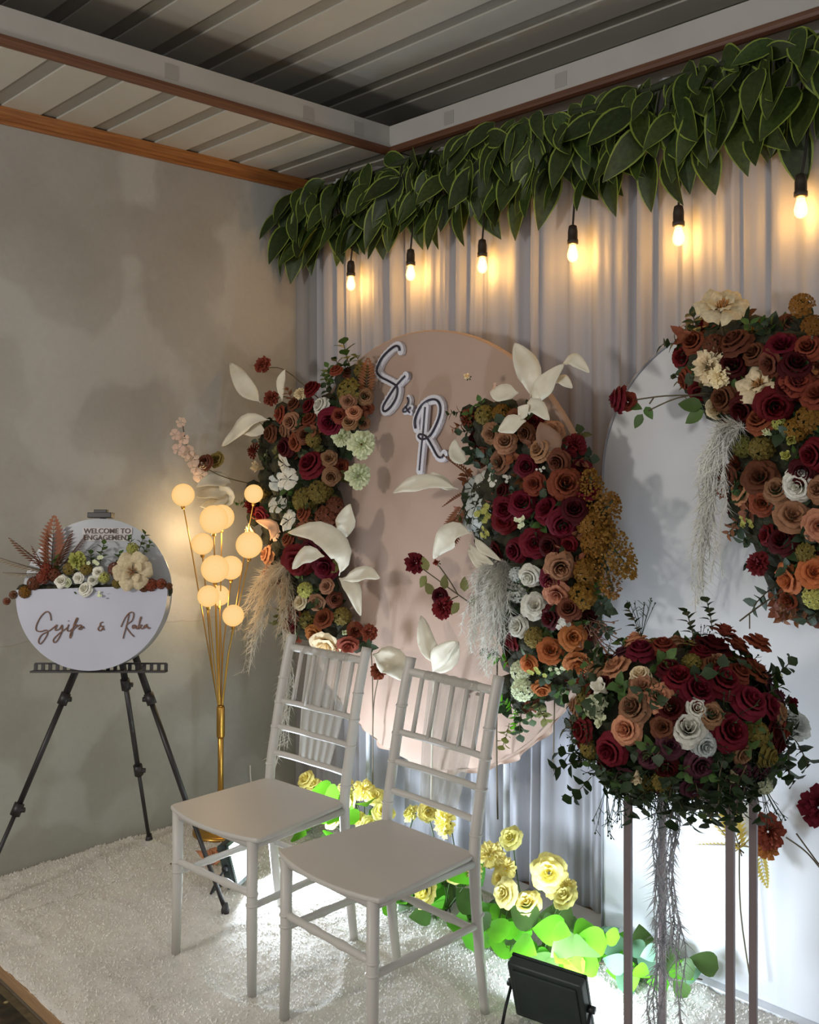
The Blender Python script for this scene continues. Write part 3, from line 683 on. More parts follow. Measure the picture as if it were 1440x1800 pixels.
# ---------------------------------------------------------------- right arrangement
RA = thing('flower_arrangement', 'long burgundy, tan and white flower arrangement down the right side of the pink circle', 'flowers', PY(930, 950, -.25))
polyR = [(810,725),(850,705),(905,705),(970,740),(1015,770),(1035,830),(1060,880),(1070,950),(1060,1020),(1050,1110),(1050,1180),(1000,1210),(950,1230),(905,1270),(880,1240),(885,1150),(870,1050),(850,980),(805,900),(812,850),(850,835),(830,780)]
handR = [(822,738,36,'carnation','rust'),(850,725,38,'hydrangea','olive'),(882,722,36,'hydrangea','gold'),(862,762,36,'rose','mocha'),(888,776,38,'rose','mocha'),(923,762,32,'rose','brown'),(876,812,40,'open','mocha'),(843,803,34,'rose','brown'),
(948,790,40,'rose','mocha'),(908,735,32,'rose','brown'),(968,760,44,'open','mocha'),(1011,780,42,'carnation','wine'),(925,820,38,'rose','burgundy'),(938,850,40,'rose','rust'),(995,850,56,'rose','rust'),(1030,860,42,'rose','burgundy'),(980,812,40,'rose','brown'),
(848,842,34,'orchid','white'),(862,838,30,'orchid','white'),(826,855,36,'orchid','dusty'),(830,888,40,'orchid','dusty'),(820,915,40,'orchid','dusty'),(838,935,36,'orchid','dusty'),
(892,844,22,'filler','white'),(950,822,16,'filler','white'),(888,896,46,'rose','burgundy'),(918,884,46,'rose','burgundy'),(960,893,52,'rose','burgundy'),(886,915,44,'rose','burgundy'),(990,922,50,'rose','burgundy'),(940,955,50,'rose','burgundy'),(905,968,40,'rose','burgundy'),(870,968,32,'rose','darkred'),(1010,895,46,'rose','darkred'),
(860,905,44,'filler','yellowgreen'),(857,942,38,'filler','yellowgreen'),(920,922,36,'filler','greenwhite'),(965,960,40,'rose','darkred'),
(1040,915,56,'hydrangea','gold'),(1030,1000,54,'hydrangea','gold'),(1022,1042,54,'hydrangea','gold'),(1048,960,56,'hydrangea','gold'),(1060,930,48,'hydrangea','gold'),(985,998,50,'rose','mocha'),(970,1020,44,'rose','wine'),(978,1046,46,'open','peach'),(1000,1070,40,'rose','brown'),
(930,1014,38,'rose','white'),(940,1064,46,'rose','white'),(903,1045,42,'hydrangea','white'),(909,1101,36,'rose','white'),(899,1128,34,'rose','wine'),(965,1085,42,'rose','darkred'),(1000,1095,40,'filler','white'),(905,1010,30,'hydrangea','dusty'),
(968,1143,44,'open','orange'),(1008,1120,46,'open','orange'),(1016,1170,48,'open','orange'),(929,1168,30,'rose','orange'),(953,1212,32,'rose','orange'),(912,1180,42,'hydrangea','greenwhite'),(915,1212,44,'hydrangea','greenwhite'),(945,1185,34,'filler','yellowgreen'),(940,1120,40,'hydrangea','olive')]
arrangement(RA, polyR, -.25, .11, handR, [('rose','darkred',32),('rose','brown',32),('hydrangea','brown',34),('rose','burgundy',34),('filler','greenwhite',26)],
    [('sprig',m_leafd,.11),('sprig',m_leafd,.12),('euca',m_leafd,.12),('sprig',m_leafg,.10),('sprig',m_rleaf,.10)], seed=9, ngreen=95)
for u, v, dx, dz, s in ((1055,905,.5,.3,.20),(1075,960,.7,-.5,.22),(1062,985,.5,-.8,.2),(1040,880,.2,.6,.18)):
    put(fmesh('plume','gold',0), 'plume', RA, PY(u, v, -.34), (dx,-.3,dz), s, 'golden brown fluffy plume')
wl(RA, [(932,700),(935,665),(918,630),(905,603)], 46, -.38, 'large cream dried leaf', yy=[0,.02,.03,.03])
wl(RA, [(940,715),(948,690),(968,665),(992,640)], 36, -.40, 'large cream dried leaf'); wl(RA, [(990,640),(1010,632),(1036,655)], 24, -.39, 'large cream dried leaf'); wl(RA, [(975,670),(990,668),(1006,682)], 20, -.38, 'large cream dried leaf')
wl(RA, [(912,690),(886,692),(862,688)], 36, -.42); wl(RA, [(925,722),(940,715),(966,738)], 32, -.42); wl(RA, [(925,740),(900,745),(876,758)], 34, -.43); wl(RA, [(912,735),(918,725),(930,712)], 24, -.42)
wl(RA, [(985,800),(965,775),(950,742)], 44, -.37, 'dusty brown dried leaf', mat('leaf_mocha', (150,118,98), .7, translucent=.2))
wl(RA, [(822,815),(803,800),(800,772)], 28, -.36); wl(RA, [(806,860),(760,848),(720,852),(691,866)], 30, -.38, yy=[0,.03,.05,.04]); wl(RA, [(800,860),(778,848),(757,830)], 20, -.36)
wl(RA, [(830,938),(800,935),(778,955),(762,982)], 44, -.38); 
for a in (((835,945),(850,965),(880,985)), ((825,955),(845,980),(868,992)), ((822,965),(838,985),(850,1005))): wl(RA, a, 15, -.38)
for u, v, d in ((812,820,(-.5,-.3,.6)),(805,870,(-.8,-.3,-.3)),(800,915,(-.4,-.3,-.9)),(798,935,(-.3,-.2,-1))): put(gmesh('fern', m_rleaf, 2), 'leaf_sprig', RA, PY(u, v, -.34), d, .13)
strands(RA, 'pampas_plume', [PY(885,985,-.36), PY(880,1030,-.40), PY(868,1090,-.42), PY(850,1190,-.41)], .028, 26, m_pampw, .06, 'thick pale pampas plume', 12, .001, 12)
strands(RA, 'pampas_plume', [PY(870,985,-.38), PY(850,1010,-.40), PY(838,1080,-.41), PY(835,1150,-.40)], .02, 14, m_pampw, .05, 'thick pale pampas plume', 13, .001, 11)
for u, v, s, k, c in ((732,990,36,'carnation','burgundy'),(780,1068,40,'carnation','wine'),(770,990,18,'bud','rust'),(774,1048,26,'rose','darkred'),(843,1034,12,'bud','rust'),(824,664,18,'bud','cream'),(878,682,22,'filler','blush'),(826,1214,22,'filler','wine'),(846,1216,18,'filler','wine')):
    l = PY(u, v, -.38); flower(RA, k, c, l, (.3,-.8,.2), s/FPX*(l-CAM).dot(FW)*1.2)
stem(RA, [PY(735,994,-.38), PY(768,1018,-.38), PY(805,1045,-.37), PY(870,1090,-.32)]); stem(RA, [PY(772,995,-.38), PY(790,1020,-.38), PY(805,1045,-.37)]); stem(RA, [PY(780,1060,-.38), PY(805,1048,-.37)])
for u, v, dx, dz in ((750,1012,-.5,-.8),(752,1003,-.3,.8),(762,1045,-.6,.7),(782,1036,.1,1),(817,1040,.1,1),(825,1055,.9,0),(808,1060,-.4,-.5)):
    b = PY(u, v, -.38); mb = MB(); leafblade(mb, b-RA.location, (dx,-.15,dz), (.3,-.8,.3), .05, .032, .1, .2, 0, 4); mb.build('leaf', m_leafo, RA, True)
wl(RA, [(765,1170),(752,1130),(740,1082)], 34, -.34); wl(RA, [(762,1178),(775,1150),(806,1128)], 34, -.36); wl(RA, [(655,1150),(690,1165),(712,1196)], 52, -.34); wl(RA, [(760,1180),(790,1165),(806,1128)], 26, -.35)
stem(RA, [PY(745,1090,-.33), PY(762,1180,-.32), PY(760,1300,-.28), PY(758,1440,-.25)], .004, m_wleaf)
stem(RA, [PY(875,1090,-.30), PY(873,1290,-.27), PY(875,1440,-.25)], .003); stem(RA, [PY(975,1230,-.27), PY(973,1340,-.26)], .002)
for u, v, d, m in ((892,1240,(-.4,-.3,.3),m_leafb),(905,1262,(.2,-.3,-1),m_leafb),(933,1245,(.4,-.4,-.6),m_leafg),(890,1290,(-.2,-.2,-1),m_leafo),(952,1248,(.6,-.3,-.5),m_leafo),(980,1215,(.8,-.3,-.3),m_leafg),(885,1160,(-.8,-.3,.2),m_leafb)): put(gmesh('euca', m, 1), 'leaf_sprig', RA, PY(u, v, -.33), d, .10)
for u, v, d, s in ((1040,1100,(.8,-.3,-.2),.2),(1055,1130,(.7,-.3,-.4),.18),(1030,1080,(.5,-.4,-.9),.18)): put(gmesh('twig', mat('twig_brown', (120,84,64), .7), 1), 'twig', RA, PY(u, v, -.33), d, s)

# ---------------------------------------------------------------- upper right arrangement on the arch
TA = thing('flower_arrangement', 'large flower arrangement with big cream peonies hanging at the top of the white arch', 'flowers', PY(1380, 800, -.14))
polyT = [(1195,600),(1240,565),(1330,560),(1400,560),(1475,590),(1500,800),(1495,1040),(1440,1100),(1385,1075),(1350,1030),(1330,960),(1290,915),(1275,860),(1290,800),(1270,755),(1240,720),(1200,680)]
handT = [(1268,527,76,'magnolia','cream'),(1404,532,48,'hydrangea','gold'),(1432,565,44,'hydrangea','gold'),(1200,628,42,'rose','wine'),(1218,600,42,'rose','rust'),(1292,600,54,'rose','brown'),(1255,600,44,'hydrangea','brown'),(1243,645,62,'carnation','cream'),(1262,660,40,'carnation','cream'),
(1328,668,70,'magnolia','cream'),(1375,605,56,'rose','burgundy'),(1400,640,54,'rose','darkred'),(1350,640,48,'rose','brown'),(1403,668,54,'rose','rust'),(1435,690,56,'rose','rust'),(1206,668,40,'rose','rust'),(1270,700,48,'rose','brown'),(1305,720,52,'rose','darkred'),(1362,715,62,'rose','burgundy'),(1385,680,50,'rose','darkred'),
(1258,720,36,'rose','cream'),(1415,730,56,'hydrangea','gold'),(1395,755,46,'hydrangea','gold'),(1335,738,48,'rose','rust'),(1368,745,28,'hydrangea','yellowgreen'),(1389,772,30,'bud','yellowgreen'),(1383,805,32,'bud','yellowgreen'),(1352,762,28,'bud','greenwhite'),(1300,780,50,'hydrangea','yellowgreen'),(1335,790,50,'hydrangea','olive'),
(1428,800,54,'rose','burgundy'),(1410,830,44,'rose','darkred'),(1335,838,60,'rose','brown'),(1300,862,48,'open','peach'),(1275,835,34,'rose','brown'),(1340,885,44,'rose','rust'),(1402,854,54,'rose','white'),(1395,905,60,'open','mocha'),(1440,925,54,'open','peach'),(1318,915,40,'filler','yellowgreen'),(1345,940,38,'rose','wine'),(1328,990,44,'carnation','wine'),(1375,950,48,'rose','darkred'),
(1382,1018,54,'open','orange'),(1386,1055,42,'open','rust'),(1432,1005,54,'rose','orange'),(1410,975,40,'hydrangea','olive'),(1435,1050,46,'hydrangea','yellowgreen'),(1365,860,44,'rose','mocha'),(1440,860,46,'rose','mocha'),(1420,610,46,'rose','rust')]
arrangement(TA, polyT, -.14, .13, handT, [('rose','darkred',46),('rose','brown',44),('rose','rust',44),('hydrangea','gold',46),('rose','burgundy',46)],
    [('sprig',m_leafd,.11),('sprig',m_leafd,.12),('euca',m_leafd,.12),('sprig',m_leafg,.11),('sprig',m_rleaf,.10)], seed=15, ngreen=95, dirbias=(.15,-.9,.1))
l = PY(1097,703,-.34); flower(TA, 'rose', 'wine', l, (-.6,-.6,.1), .085)
l = PY(1104,706,-.33); flower(TA, 'open', 'rust', l, (.3,-.8,.1), .06)
stem(TA, [PY(1104,705,-.33), PY(1170,696,-.33), PY(1245,695,-.26)]); stem(TA, [PY(1140,722,-.33), PY(1190,700,-.32), PY(1250,690,-.26)]); stem(TA, [PY(1142,710,-.33), PY(1150,698,-.33)]); stem(TA, [PY(1268,560,-.3), PY(1275,600,-.25), PY(1300,650,-.2)], .004)
stem(TA, [PY(1428,590,-.3), PY(1425,640,-.25)], .003)
for u, v, dx, dz, L in ((1108,712,.8,-.2,.05),(1130,728,-.5,-.8,.055),(1135,715,.6,-.8,.05),(1235,715,-1,.2,.085),(1238,722,-.9,-.5,.075),(1272,560,.5,.8,.07),(1300,570,.4,.9,.09),(1265,575,-.6,.1,.07),(1290,590,.8,.5,.06),(1345,590,-.5,.9,.07),(1355,585,.3,1,.08),(1335,605,-.8,.4,.07),(1360,600,.8,.5,.07),(1210,650,-.9,-.2,.06),(1235,590,-.6,.6,.06)):
    up_ = v < 660; L *= .72 if up_ else .85; b = PY(u, v, -.22 if up_ else -.33); mb = MB(); leafblade(mb, b-TA.location, (dx,-.15,dz), (.3,-.8,.3), L, L*.6, .15, .2, 0, 5); mb.build('leaf', m_leafd if up_ else m_leafg, TA, True)
stem(TA, [PY(1390,1030,-.25), PY(1340,1062,-.27), PY(1300,1092,-.3)]); stem(TA, [PY(1318,1080,-.28), PY(1318,1105,-.3)], .0018)
strands(TA, 'hanging_sprig', [PY(1300,745,-.30), PY(1265,760,-.33), PY(1250,850,-.28), PY(1240,960,-.24), PY(1232,1090,-.22)], .02, 9, m_pampw, .05, 'pale feathery hanging sprigs', 21, .0013, 7)
strands(TA, 'hanging_sprig', [PY(1290,750,-.30), PY(1250,800,-.31), PY(1243,900,-.26), PY(1236,1000,-.22), PY(1228,1098,-.2)], .022, 9, m_pampw, .055, 'pale feathery hanging sprigs', 27, .0014, 9)
strands(TA, 'hanging_sprig', [PY(1305,750,-.31), PY(1275,775,-.33), PY(1262,900,-.28), PY(1262,1060,-.24)], .016, 7, m_pampw, .045, 'pale feathery hanging sprigs', 22, .0013, 7)

# ---------------------------------------------------------------- bouquet on the tall metal stand
m_frame = mat('stand_champagne', (150,138,140), .35, .6, var=.06)
SD = 2.3; SCc = PD(1215, 798, SD); SCc.z = 0
st = thing('flower_stand', 'slim champagne metal flower stand with four straight legs, right foreground', 'stand', (SCc.x, SCc.y, .004))
offs = [(.791-.6535,2.28-2.3),(.680-.6535,2.1-2.3),(.512-.6535,2.32-2.3),(.638-.6535,2.5-2.3)]
cor = [RT*a+FW*b for a, b in offs]; ZT = .755
for c in cor: bevel(MB().box((-.0085,-.0085,-.004), (.0085,.0085,ZT), 0, Matrix.Translation(c) @ Matrix.Rotation(math.atan2(cor[0].y-cor[1].y, cor[0].x-cor[1].x), 4, 'Z')).build('leg', m_frame, st), .001)
for z in (.006, ZT-.004):
    for i in range(4): MB().tube([cor[i]+Vector((0,0,z)), cor[(i+1)%4]+Vector((0,0,z))], .007, 6).build('rail', m_frame, st, True)
MB().add([c*.8+Vector((0,0,ZT)) for c in cor]+[c*.8+Vector((0,0,ZT+.006)) for c in cor], [(3,2,1,0),(4,5,6,7),(0,1,5,4),(1,2,6,5),(2,3,7,6),(3,0,4,7)]).build('top_plate', m_frame, st)
BC = PD(1190, 1262, SD); BQ = thing('bouquet', 'big round bouquet of burgundy, peach and white roses on the metal stand', 'flowers', BC)
AX = Vector((.245,.21,.185))          # half sizes: across, along view, up
def ell(u, v):
    """front point and normal on the bouquet's ellipsoid under a pixel"""
    o = CAM-BC; d = ray(u, v)
    def loc(p): return Vector((p.dot(RT)/AX.x, p.dot(FW)/AX.y, p.z/AX.z))
    a = loc(o); b = loc(d); A = b.dot(b); B = a.dot(b); C = a.dot(a)-1; disc = B*B-A*C
    t = (-B-math.sqrt(disc))/A if disc > 0 else -B/A
    p = o+d*t; q = loc(p); n = RT*(q.x/AX.x)+FW*(q.y/AX.y)+Vector((0,0,q.z/AX.z)); return BC+p, n.normalized()
handB = [(1118,1124,42,'rose','peach'),(1127,1142,50,'rose','wine'),(1166,1135,44,'rose','rust'),(1275,1106,46,'open','rust'),(1255,1132,62,'rose','darkred'),(1298,1130,46,'rose','rust'),(1335,1127,50,'open','rust'),(1330,1176,56,'open','rust'),
(1080,1170,52,'rose','peach'),(1125,1185,36,'rose','cream'),(1060,1212,52,'bud','white'),(1178,1175,46,'rose','darkred'),(1193,1190,54,'rose','burgundy'),(1228,1214,62,'rose','burgundy'),(1272,1195,62,'rose','burgundy'),(1255,1170,40,'rose','brown'),(1320,1232,62,'rose','wine'),(1358,1240,46,'rose','burgundy'),
(1130,1205,50,'rose','mocha'),(1113,1243,56,'rose','mocha'),(1158,1225,52,'open','peach'),(1040,1238,50,'hydrangea','greenwhite'),(1062,1262,40,'filler','greenwhite'),(1022,1284,44,'rose','wine'),(1100,1282,52,'rose','peach'),(1165,1278,44,'rose','brown'),(1180,1245,54,'rose','darkred'),(1072,1320,56,'rose','wine'),
(1210,1280,60,'rose','white'),(1285,1285,66,'rose','burgundy'),(1240,1312,44,'rose','dusty'),(1180,1310,48,'open','plum'),(1232,1345,50,'rose','plum'),(1120,1362,36,'bud','cream'),(1140,1330,44,'rose','plum'),(1250,1255,46,'rose','mocha'),(1340,1290,50,'hydrangea','olive'),(1352,1330,44,'rose','olive'),(1350,1385,40,'hydrangea','greenwhite'),(1288,1360,34,'bud','cream'),(1270,1385,34,'bud','dusty'),(1215,1160,40,'hydrangea','olive'),(1205,1130,36,'filler','yellowgreen'),(1220,1385,44,'open','plum'),(1160,1380,40,'hydrangea','olive'),(1030,1320,40,'hydrangea','olive'),(1225,1245,40,'rose','white'),(1060,1200,30,'rose','darkred')]
used = []
for u, v, px, k, c in handB:
    p, n = ell(u, v); d = (n+Vector((rnd.uniform(-.2,.2), rnd.uniform(-.2,.2), rnd.uniform(-.1,.3)))).normalized(); size = px/FPX*(p-CAM).dot(FW)*1.15; flower(BQ, k, c, p-d*size*.2, d, size); used.append((p, size))
rr = random.Random(31); n = 0
for i in range(1600):
    a = rr.uniform(0, 2*PI); zz = rr.uniform(-.75,.95); s = math.sqrt(1-zz*zz); q = Vector((s*math.cos(a), s*math.sin(a), zz))
    p = BC+RT*(q.x*AX.x)+FW*(q.y*AX.y)+Vector((0,0,q.z*AX.z))
    if any((p-b).length < (sz*.5+.014) for b, sz in used): continue
    nn = (RT*(q.x/AX.x)+FW*(q.y/AX.y)+Vector((0,0,q.z/AX.z))).normalized(); k, c = rr.choice([('rose','burgundy'),('rose','rust'),('rose','plum'),('hydrangea','olive'),('rose','mocha'),('rose','darkred')] if zz > -.55 else [('hydrangea','olive'),('filler','greenwhite'),('rose','plum')])
    sz = rr.uniform(.05,.066); flower(BQ, k, c, p-nn*sz*.35, nn, sz); used.append((p, sz))
for i in range(270):
    a = rr.uniform(0, 2*PI); zz = rr.uniform(-.95,.9) if i < 140 else rr.uniform(-1,-.35); s = math.sqrt(1-zz*zz); q = Vector((s*math.cos(a), s*math.sin(a), zz))
    p = BC+(RT*(q.x*AX.x)+FW*(q.y*AX.y)+Vector((0,0,q.z*AX.z)))*.89; d = RT*q.x+FW*q.y+Vector((rr.uniform(-.4,.4), rr.uniform(-.4,.4), q.z*.8+rr.uniform(-.4,.3)))
    kind, m = rr.choice([('sprig',m_leafd),('euca',m_leafd),('sprig',m_leafd),('sprig',m_leafg),('twig',m_leafd)]); put(gmesh(kind, m, rr.randrange(3)), 'leaf_sprig', BQ, p, d, rr.uniform(.08,.12))
mb = MB(); mb.ball((0,0,0), 1, 20, 12); mb.v = [tuple((RT*(x*AX.x)+FW*(y*AX.y)+Vector((0,0,z*AX.z)))*.82*(1+.08*noise.noise(Vector((x*4,y*4,z*4))))) for x, y, z in mb.v]
mb.build('foliage_base', m_moss, BQ, True, kind='stuff')
for u, v, s, k, c, dd in ((1396,1276,48,'rose','dusty',2.3),(1385,1240,30,'bud','wine',2.3),(1368,1190,20,'filler','greenwhite',2.3)):
    p = PD(u, v, dd); flower(BQ, k, c, p, (.7,-.3,.5), s/FPX*dd*1.25)
stem(BQ, [PD(1396,1290,2.3), PD(1370,1295,2.3), PD(1320,1300,2.3)])
for u, v, d, s in ((1400,1310,(.7,-.3,-.7),.13),(1385,1325,(.2,-.3,-1),.12),(1370,1180,(.7,0,.7),.1),(1375,1345,(.7,-.2,-.6),.11),(1010,1330,(-.9,-.3,.1),.1),(1000,1345,(-.9,-.3,-.4),.1),(1130,1090,(.1,0,1),.1),(1115,1095,(-.5,0,1),.09),(1248,1085,(-.2,0,1),.09),(1215,1105,(-.3,0,1),.1),(1050,1160,(-.7,0,.7),.1),(1020,1385,(-.6,-.2,-.7),.11),(1060,1415,(-.1,-.2,-1),.12),(1090,1400,(.2,-.2,-1),.12),(1180,1410,(0,-.2,-1),.13),(1215,1410,(.1,-.2,-1),.13),(1250,1400,(.2,-.2,-1),.12),(1345,1400,(.4,-.2,-.8),.12)):
    put(gmesh(rr.choice(['sprig','twig','euca']), m_leafd, rr.randrange(3)), 'leaf_sprig', BQ, PD(u, v, 2.28), d, s)
for u, v, dd in ((1270,1395,2.06),(1292,1392,2.06),(1310,1398,2.1),(1285,1412,2.05),(1255,1412,2.1),(1330,1408,2.2),(1110,1405,2.28),(1300,1372,2.06),(1268,1372,2.06)):
    put(gmesh('euca' if dd < 2.08 else 'sprig', m_leafd, 1), 'leaf_sprig', BQ, PD(u, v, dd), (rr.uniform(-.5,.5), rr.uniform(-.6,0), -1), .11)
strands(BQ, 'hanging_sprig', [PD(1165,1400,2.36), PD(1160,1520,2.36), PD(1170,1650,2.36), PD(1160,1790,2.36), PD(1165,1850,2.36)], .022, 7, m_pampg, .05, 'grey feathery sprigs hanging down', 41, .0016, 6)
strands(BQ, 'hanging_sprig', [PD(1190,1400,2.34), PD(1182,1500,2.34), PD(1178,1640,2.34), PD(1190,1700,2.34)], .02, 5, m_pampg, .045, 'grey feathery sprigs hanging down', 42, .0016, 6)

# ---------------------------------------------------------------- small flowers at the foot of the arch
SF = thing('flower_spray', 'thin flower stems with red and yellow blooms against the foot of the white arch', 'flowers', PY(1320,1730,-.19))
for u, v, s, k, c in ((1350,1462,58,'carnation','rust'),(1345,1490,40,'carnation','orange'),(1440,1420,70,'carnation','wine'),(1315,1350,22,'carnation','rust')):
    l = PY(u, v, -.20); flower(SF, k, c, l, (.5,-.6,.3), s/FPX*(l-CAM).dot(FW)*1.15)
m_yfern = mat('fern_yellow', (214,190,96), .6, translucent=.35, rand=.1)
for u, v, d, s in ((1262,1460,(-.7,-.2,.5),.17),(1278,1480,(-.9,-.2,0),.16),(1320,1480,(.6,-.2,.5),.15),(1335,1510,(.2,-.2,-1),.13),(1290,1455,(-.2,-.2,1),.16)): put(gmesh('fern', m_yfern, 1), 'leaf_sprig', SF, PY(u, v, -.19), d, s)
stem(SF, [PY(1300,1480,-.19), PY(1302,1600,-.19), PY(1320,1728,-.18)]); stem(SF, [PY(1382,1472,-.2), PY(1420,1500,-.2), PY(1460,1550,-.18)]); stem(SF, [PY(1400,1465,-.2), PY(1440,1520,-.2)])

# ---------------------------------------------------------------- yellow roses and ivy along the curtain foot
def bush(label, roses, leaves, x0, y0, m_l, seed, group='yellow silk rose clumps along the curtain'):
    rr = random.Random(seed); B = thing('rose_clump', label, 'flowers', (x0, y0, .004), 0, group)
    for (u, v, px, yy) in roses:
        l = PY(u, v, yy); size = px/FPX*(l-CAM).dot(FW)*1.2; d = Vector((rr.uniform(-.3,.9), -.6, rr.uniform(0,1.1))); flower(B, rr.choice(['open','carnation','open']), 'yellow', l, d, size)
        g = Vector((x0+rr.uniform(-.12,.12), y0+rr.uniform(-.05,.05), .0)); stem(B, [l-d.normalized()*size*.1, l.lerp(g, .4)+Vector((rr.uniform(-.02,.02),0,.02)), g], .002, m_leafg)
    for (u, v, yy, L) in leaves:
        p = PY(u, v, yy); p.z = max(p.z, .02); a = rr.uniform(0, 6.28); d = Vector((math.cos(a)*.8, -.3+math.sin(a)*.4, rr.uniform(-.6,.35)))
        if p.z < .12: d.z = abs(d.z)*.5
        mb = MB(); leafblade(mb, p-B.location-d.normalized()*L*.5, d, (.45,-.6,.7), L, L*.85, rr.uniform(0,.25), .18, 0, 8, None, .62); o = mb.build('leaf', m_l(rr), B, True)
        zmin = min(x[2] for x in mb.v)
        if zmin < .006: o.location.z += .006-zmin
    return B
def lv(poly, n, y0, y1, L, seed):
    rr = random.Random(seed); P = Poly(poly); us = [p[0] for p in poly]; vs_ = [p[1] for p in poly]; out = []
    while len(out) < n:
        u = rr.uniform(min(us), max(us)); v = rr.uniform(min(vs_), max(vs_))
        if P.dist(u, v) > 0: out.append((u, v, rr.uniform(y0, y1), L*rr.uniform(.7,1.25)))
    return out
mg = lambda r: r.choice([m_leafb, m_leafb, m_leafg]); mt = lambda r: r.choice([m_leaft, m_leaft, m_leafg, m_leafb])
G = 'yellow silk rose clumps along the curtain'
bush('yellow silk roses and green leaves behind the left chair', [(540,1372,30,-.30),(553,1382,26,-.29),(640,1390,36,-.32),(622,1412,36,-.33),(610,1385,30,-.3),(660,1402,30,-.3),(674,1430,36,-.36),(650,1452,32,-.36),(632,1440,26,-.34),(585,1445,26,-.36)],
     lv([(500,1390),(600,1380),(690,1440),(690,1480),(560,1500),(500,1480)], 34, -.42, -.25, .085, 1), .86, -.30, mg, 51, G)
bush('yellow silk roses and bright leaves seen through the legs of the right chair', [(752,1425,34,-.33),(787,1446,48,-.36),(725,1432,30,-.3),(835,1533,34,-.44),(800,1535,38,-.44),(752,1574,46,-.5)],
     lv([(560,1500),(700,1480),(850,1520),(850,1640),(770,1700),(730,1650),(640,1590)], 60, -.52, -.30, .085, 2), 1.32, -.40, mg, 52, G)
bush('yellow silk roses and bright green leaves behind the flood light', [(861,1505,46,-.42),(900,1475,38,-.32),(888,1527,38,-.4),(893,1570,46,-.46),(930,1592,46,-.44),(966,1535,58,-.36),(975,1560,38,-.36),(997,1582,42,-.38),(880,1545,28,-.44),(1000,1560,28,-.35)],
     lv([(850,1590),(960,1600),(1035,1640),(1050,1720),(940,1700),(860,1700),(830,1640)], 62, -.55, -.30, .088, 3), 1.68, -.42, mg, 53, G)
IV = bush('pale green ivy trailing on the carpet towards the metal stand', [], lv([(1030,1640),(1120,1640),(1240,1690),(1220,1730),(1110,1770),(1050,1720)], 44, -.42, -.2, .075, 4), 2.0, -.3, mt, 54, G)
IV.name = 'ivy_trail'; IV['category'] = 'plant'; del IV['group']
stem(IV, [PZ(1040,1690,.03), PZ(1100,1700,.05), PZ(1180,1710,.03), PZ(1235,1722,.02)])
pt = MB(); [petal(pt, k*1.25, .75, .01, .05, 0, .03, .004, .004, 4, 4) for k in range(5)]; 
fb = pt.build('fallen_flower', [pm('peach')], None, True); fb.location = PZ(375,1512,.02); fb.location.z = .012; fb.scale = (1.3,1.3,1.3); tag(fb, 'peach silk flower lying on the carpet under the left chair', 'flower')

# ================================================================== LEAF GARLAND
m_gl = mat('garland_leaf', (46,62,20), .5, var=.35, nscale=14, translucent=.15, rand=.3)
m_ge = mat('garland_leaf_edge', (128,146,58), .5, var=.15, translucent=.15)
GA = thing('leaf_garland', 'thick dark green leaf garland with pale leaf edges along the curtain top', 'garland', (1.3,-.06,2.62))
gm = []
for k in range(5):
    rr = random.Random(k+70); mb = MB(); leafblade(mb, (0,0,0), (0,0,-1), (0,-1,0), 1, .46, .18+.08*k*(1 if k%2 else -.3), .22, 0, 7, 1, .8); gm.append(mb.mesh('leaf', [m_gl, m_ge]))
rr = random.Random(77); rows = [(2.655,-.05,60),(2.62,-.07,60),(2.565,-.085,62),(2.51,-.075,60),(2.445,-.06,56)]
for zr, yr, cnt in rows:
    for i in range(cnt):
        x = .03+(2.62)*(i+.5)/cnt+rr.uniform(-.02,.02); o = bpy.data.objects.new('leaf', gm[rr.randrange(5)]); COL.objects.link(o); o.parent = GA
        z = zr+rr.uniform(-.02,.02); o.location = Vector((x, yr+rr.uniform(-.015,.015), z))-GA.location
        s = rr.uniform(.145,.215)*(1 if zr < 2.6 else .85); o.scale = (s,s,s)
        tilt = rr.gauss(0,.42); out = -rr.uniform(.05,.75)
        if x < .12: tilt = rr.uniform(-.1,.5)
        if zr > 2.6 and rr.random() < .25: tilt *= 1.8
        o.rotation_euler = (out, tilt, rr.uniform(-.7,.7))
mb = MB(); mb.tube(catmull([(-1.29+.2*i, .0, .0+.01*math.sin(i*2)) for i in range(14)],3), .012, 6)
for i in range(110): x = -1.28+2.58*i/110; a = rr.uniform(0,6.28); mb.tube([(x,0,0),(x+rr.uniform(-.03,.03),-.02+rr.uniform(-.02,.02),-.06),(x+rr.uniform(-.04,.04),rr.uniform(-.03,.01),-.16)], .003, 4)
mb.build('vine_stem', mat('vine', (40,48,24), .8), GA, True, kind='stuff')

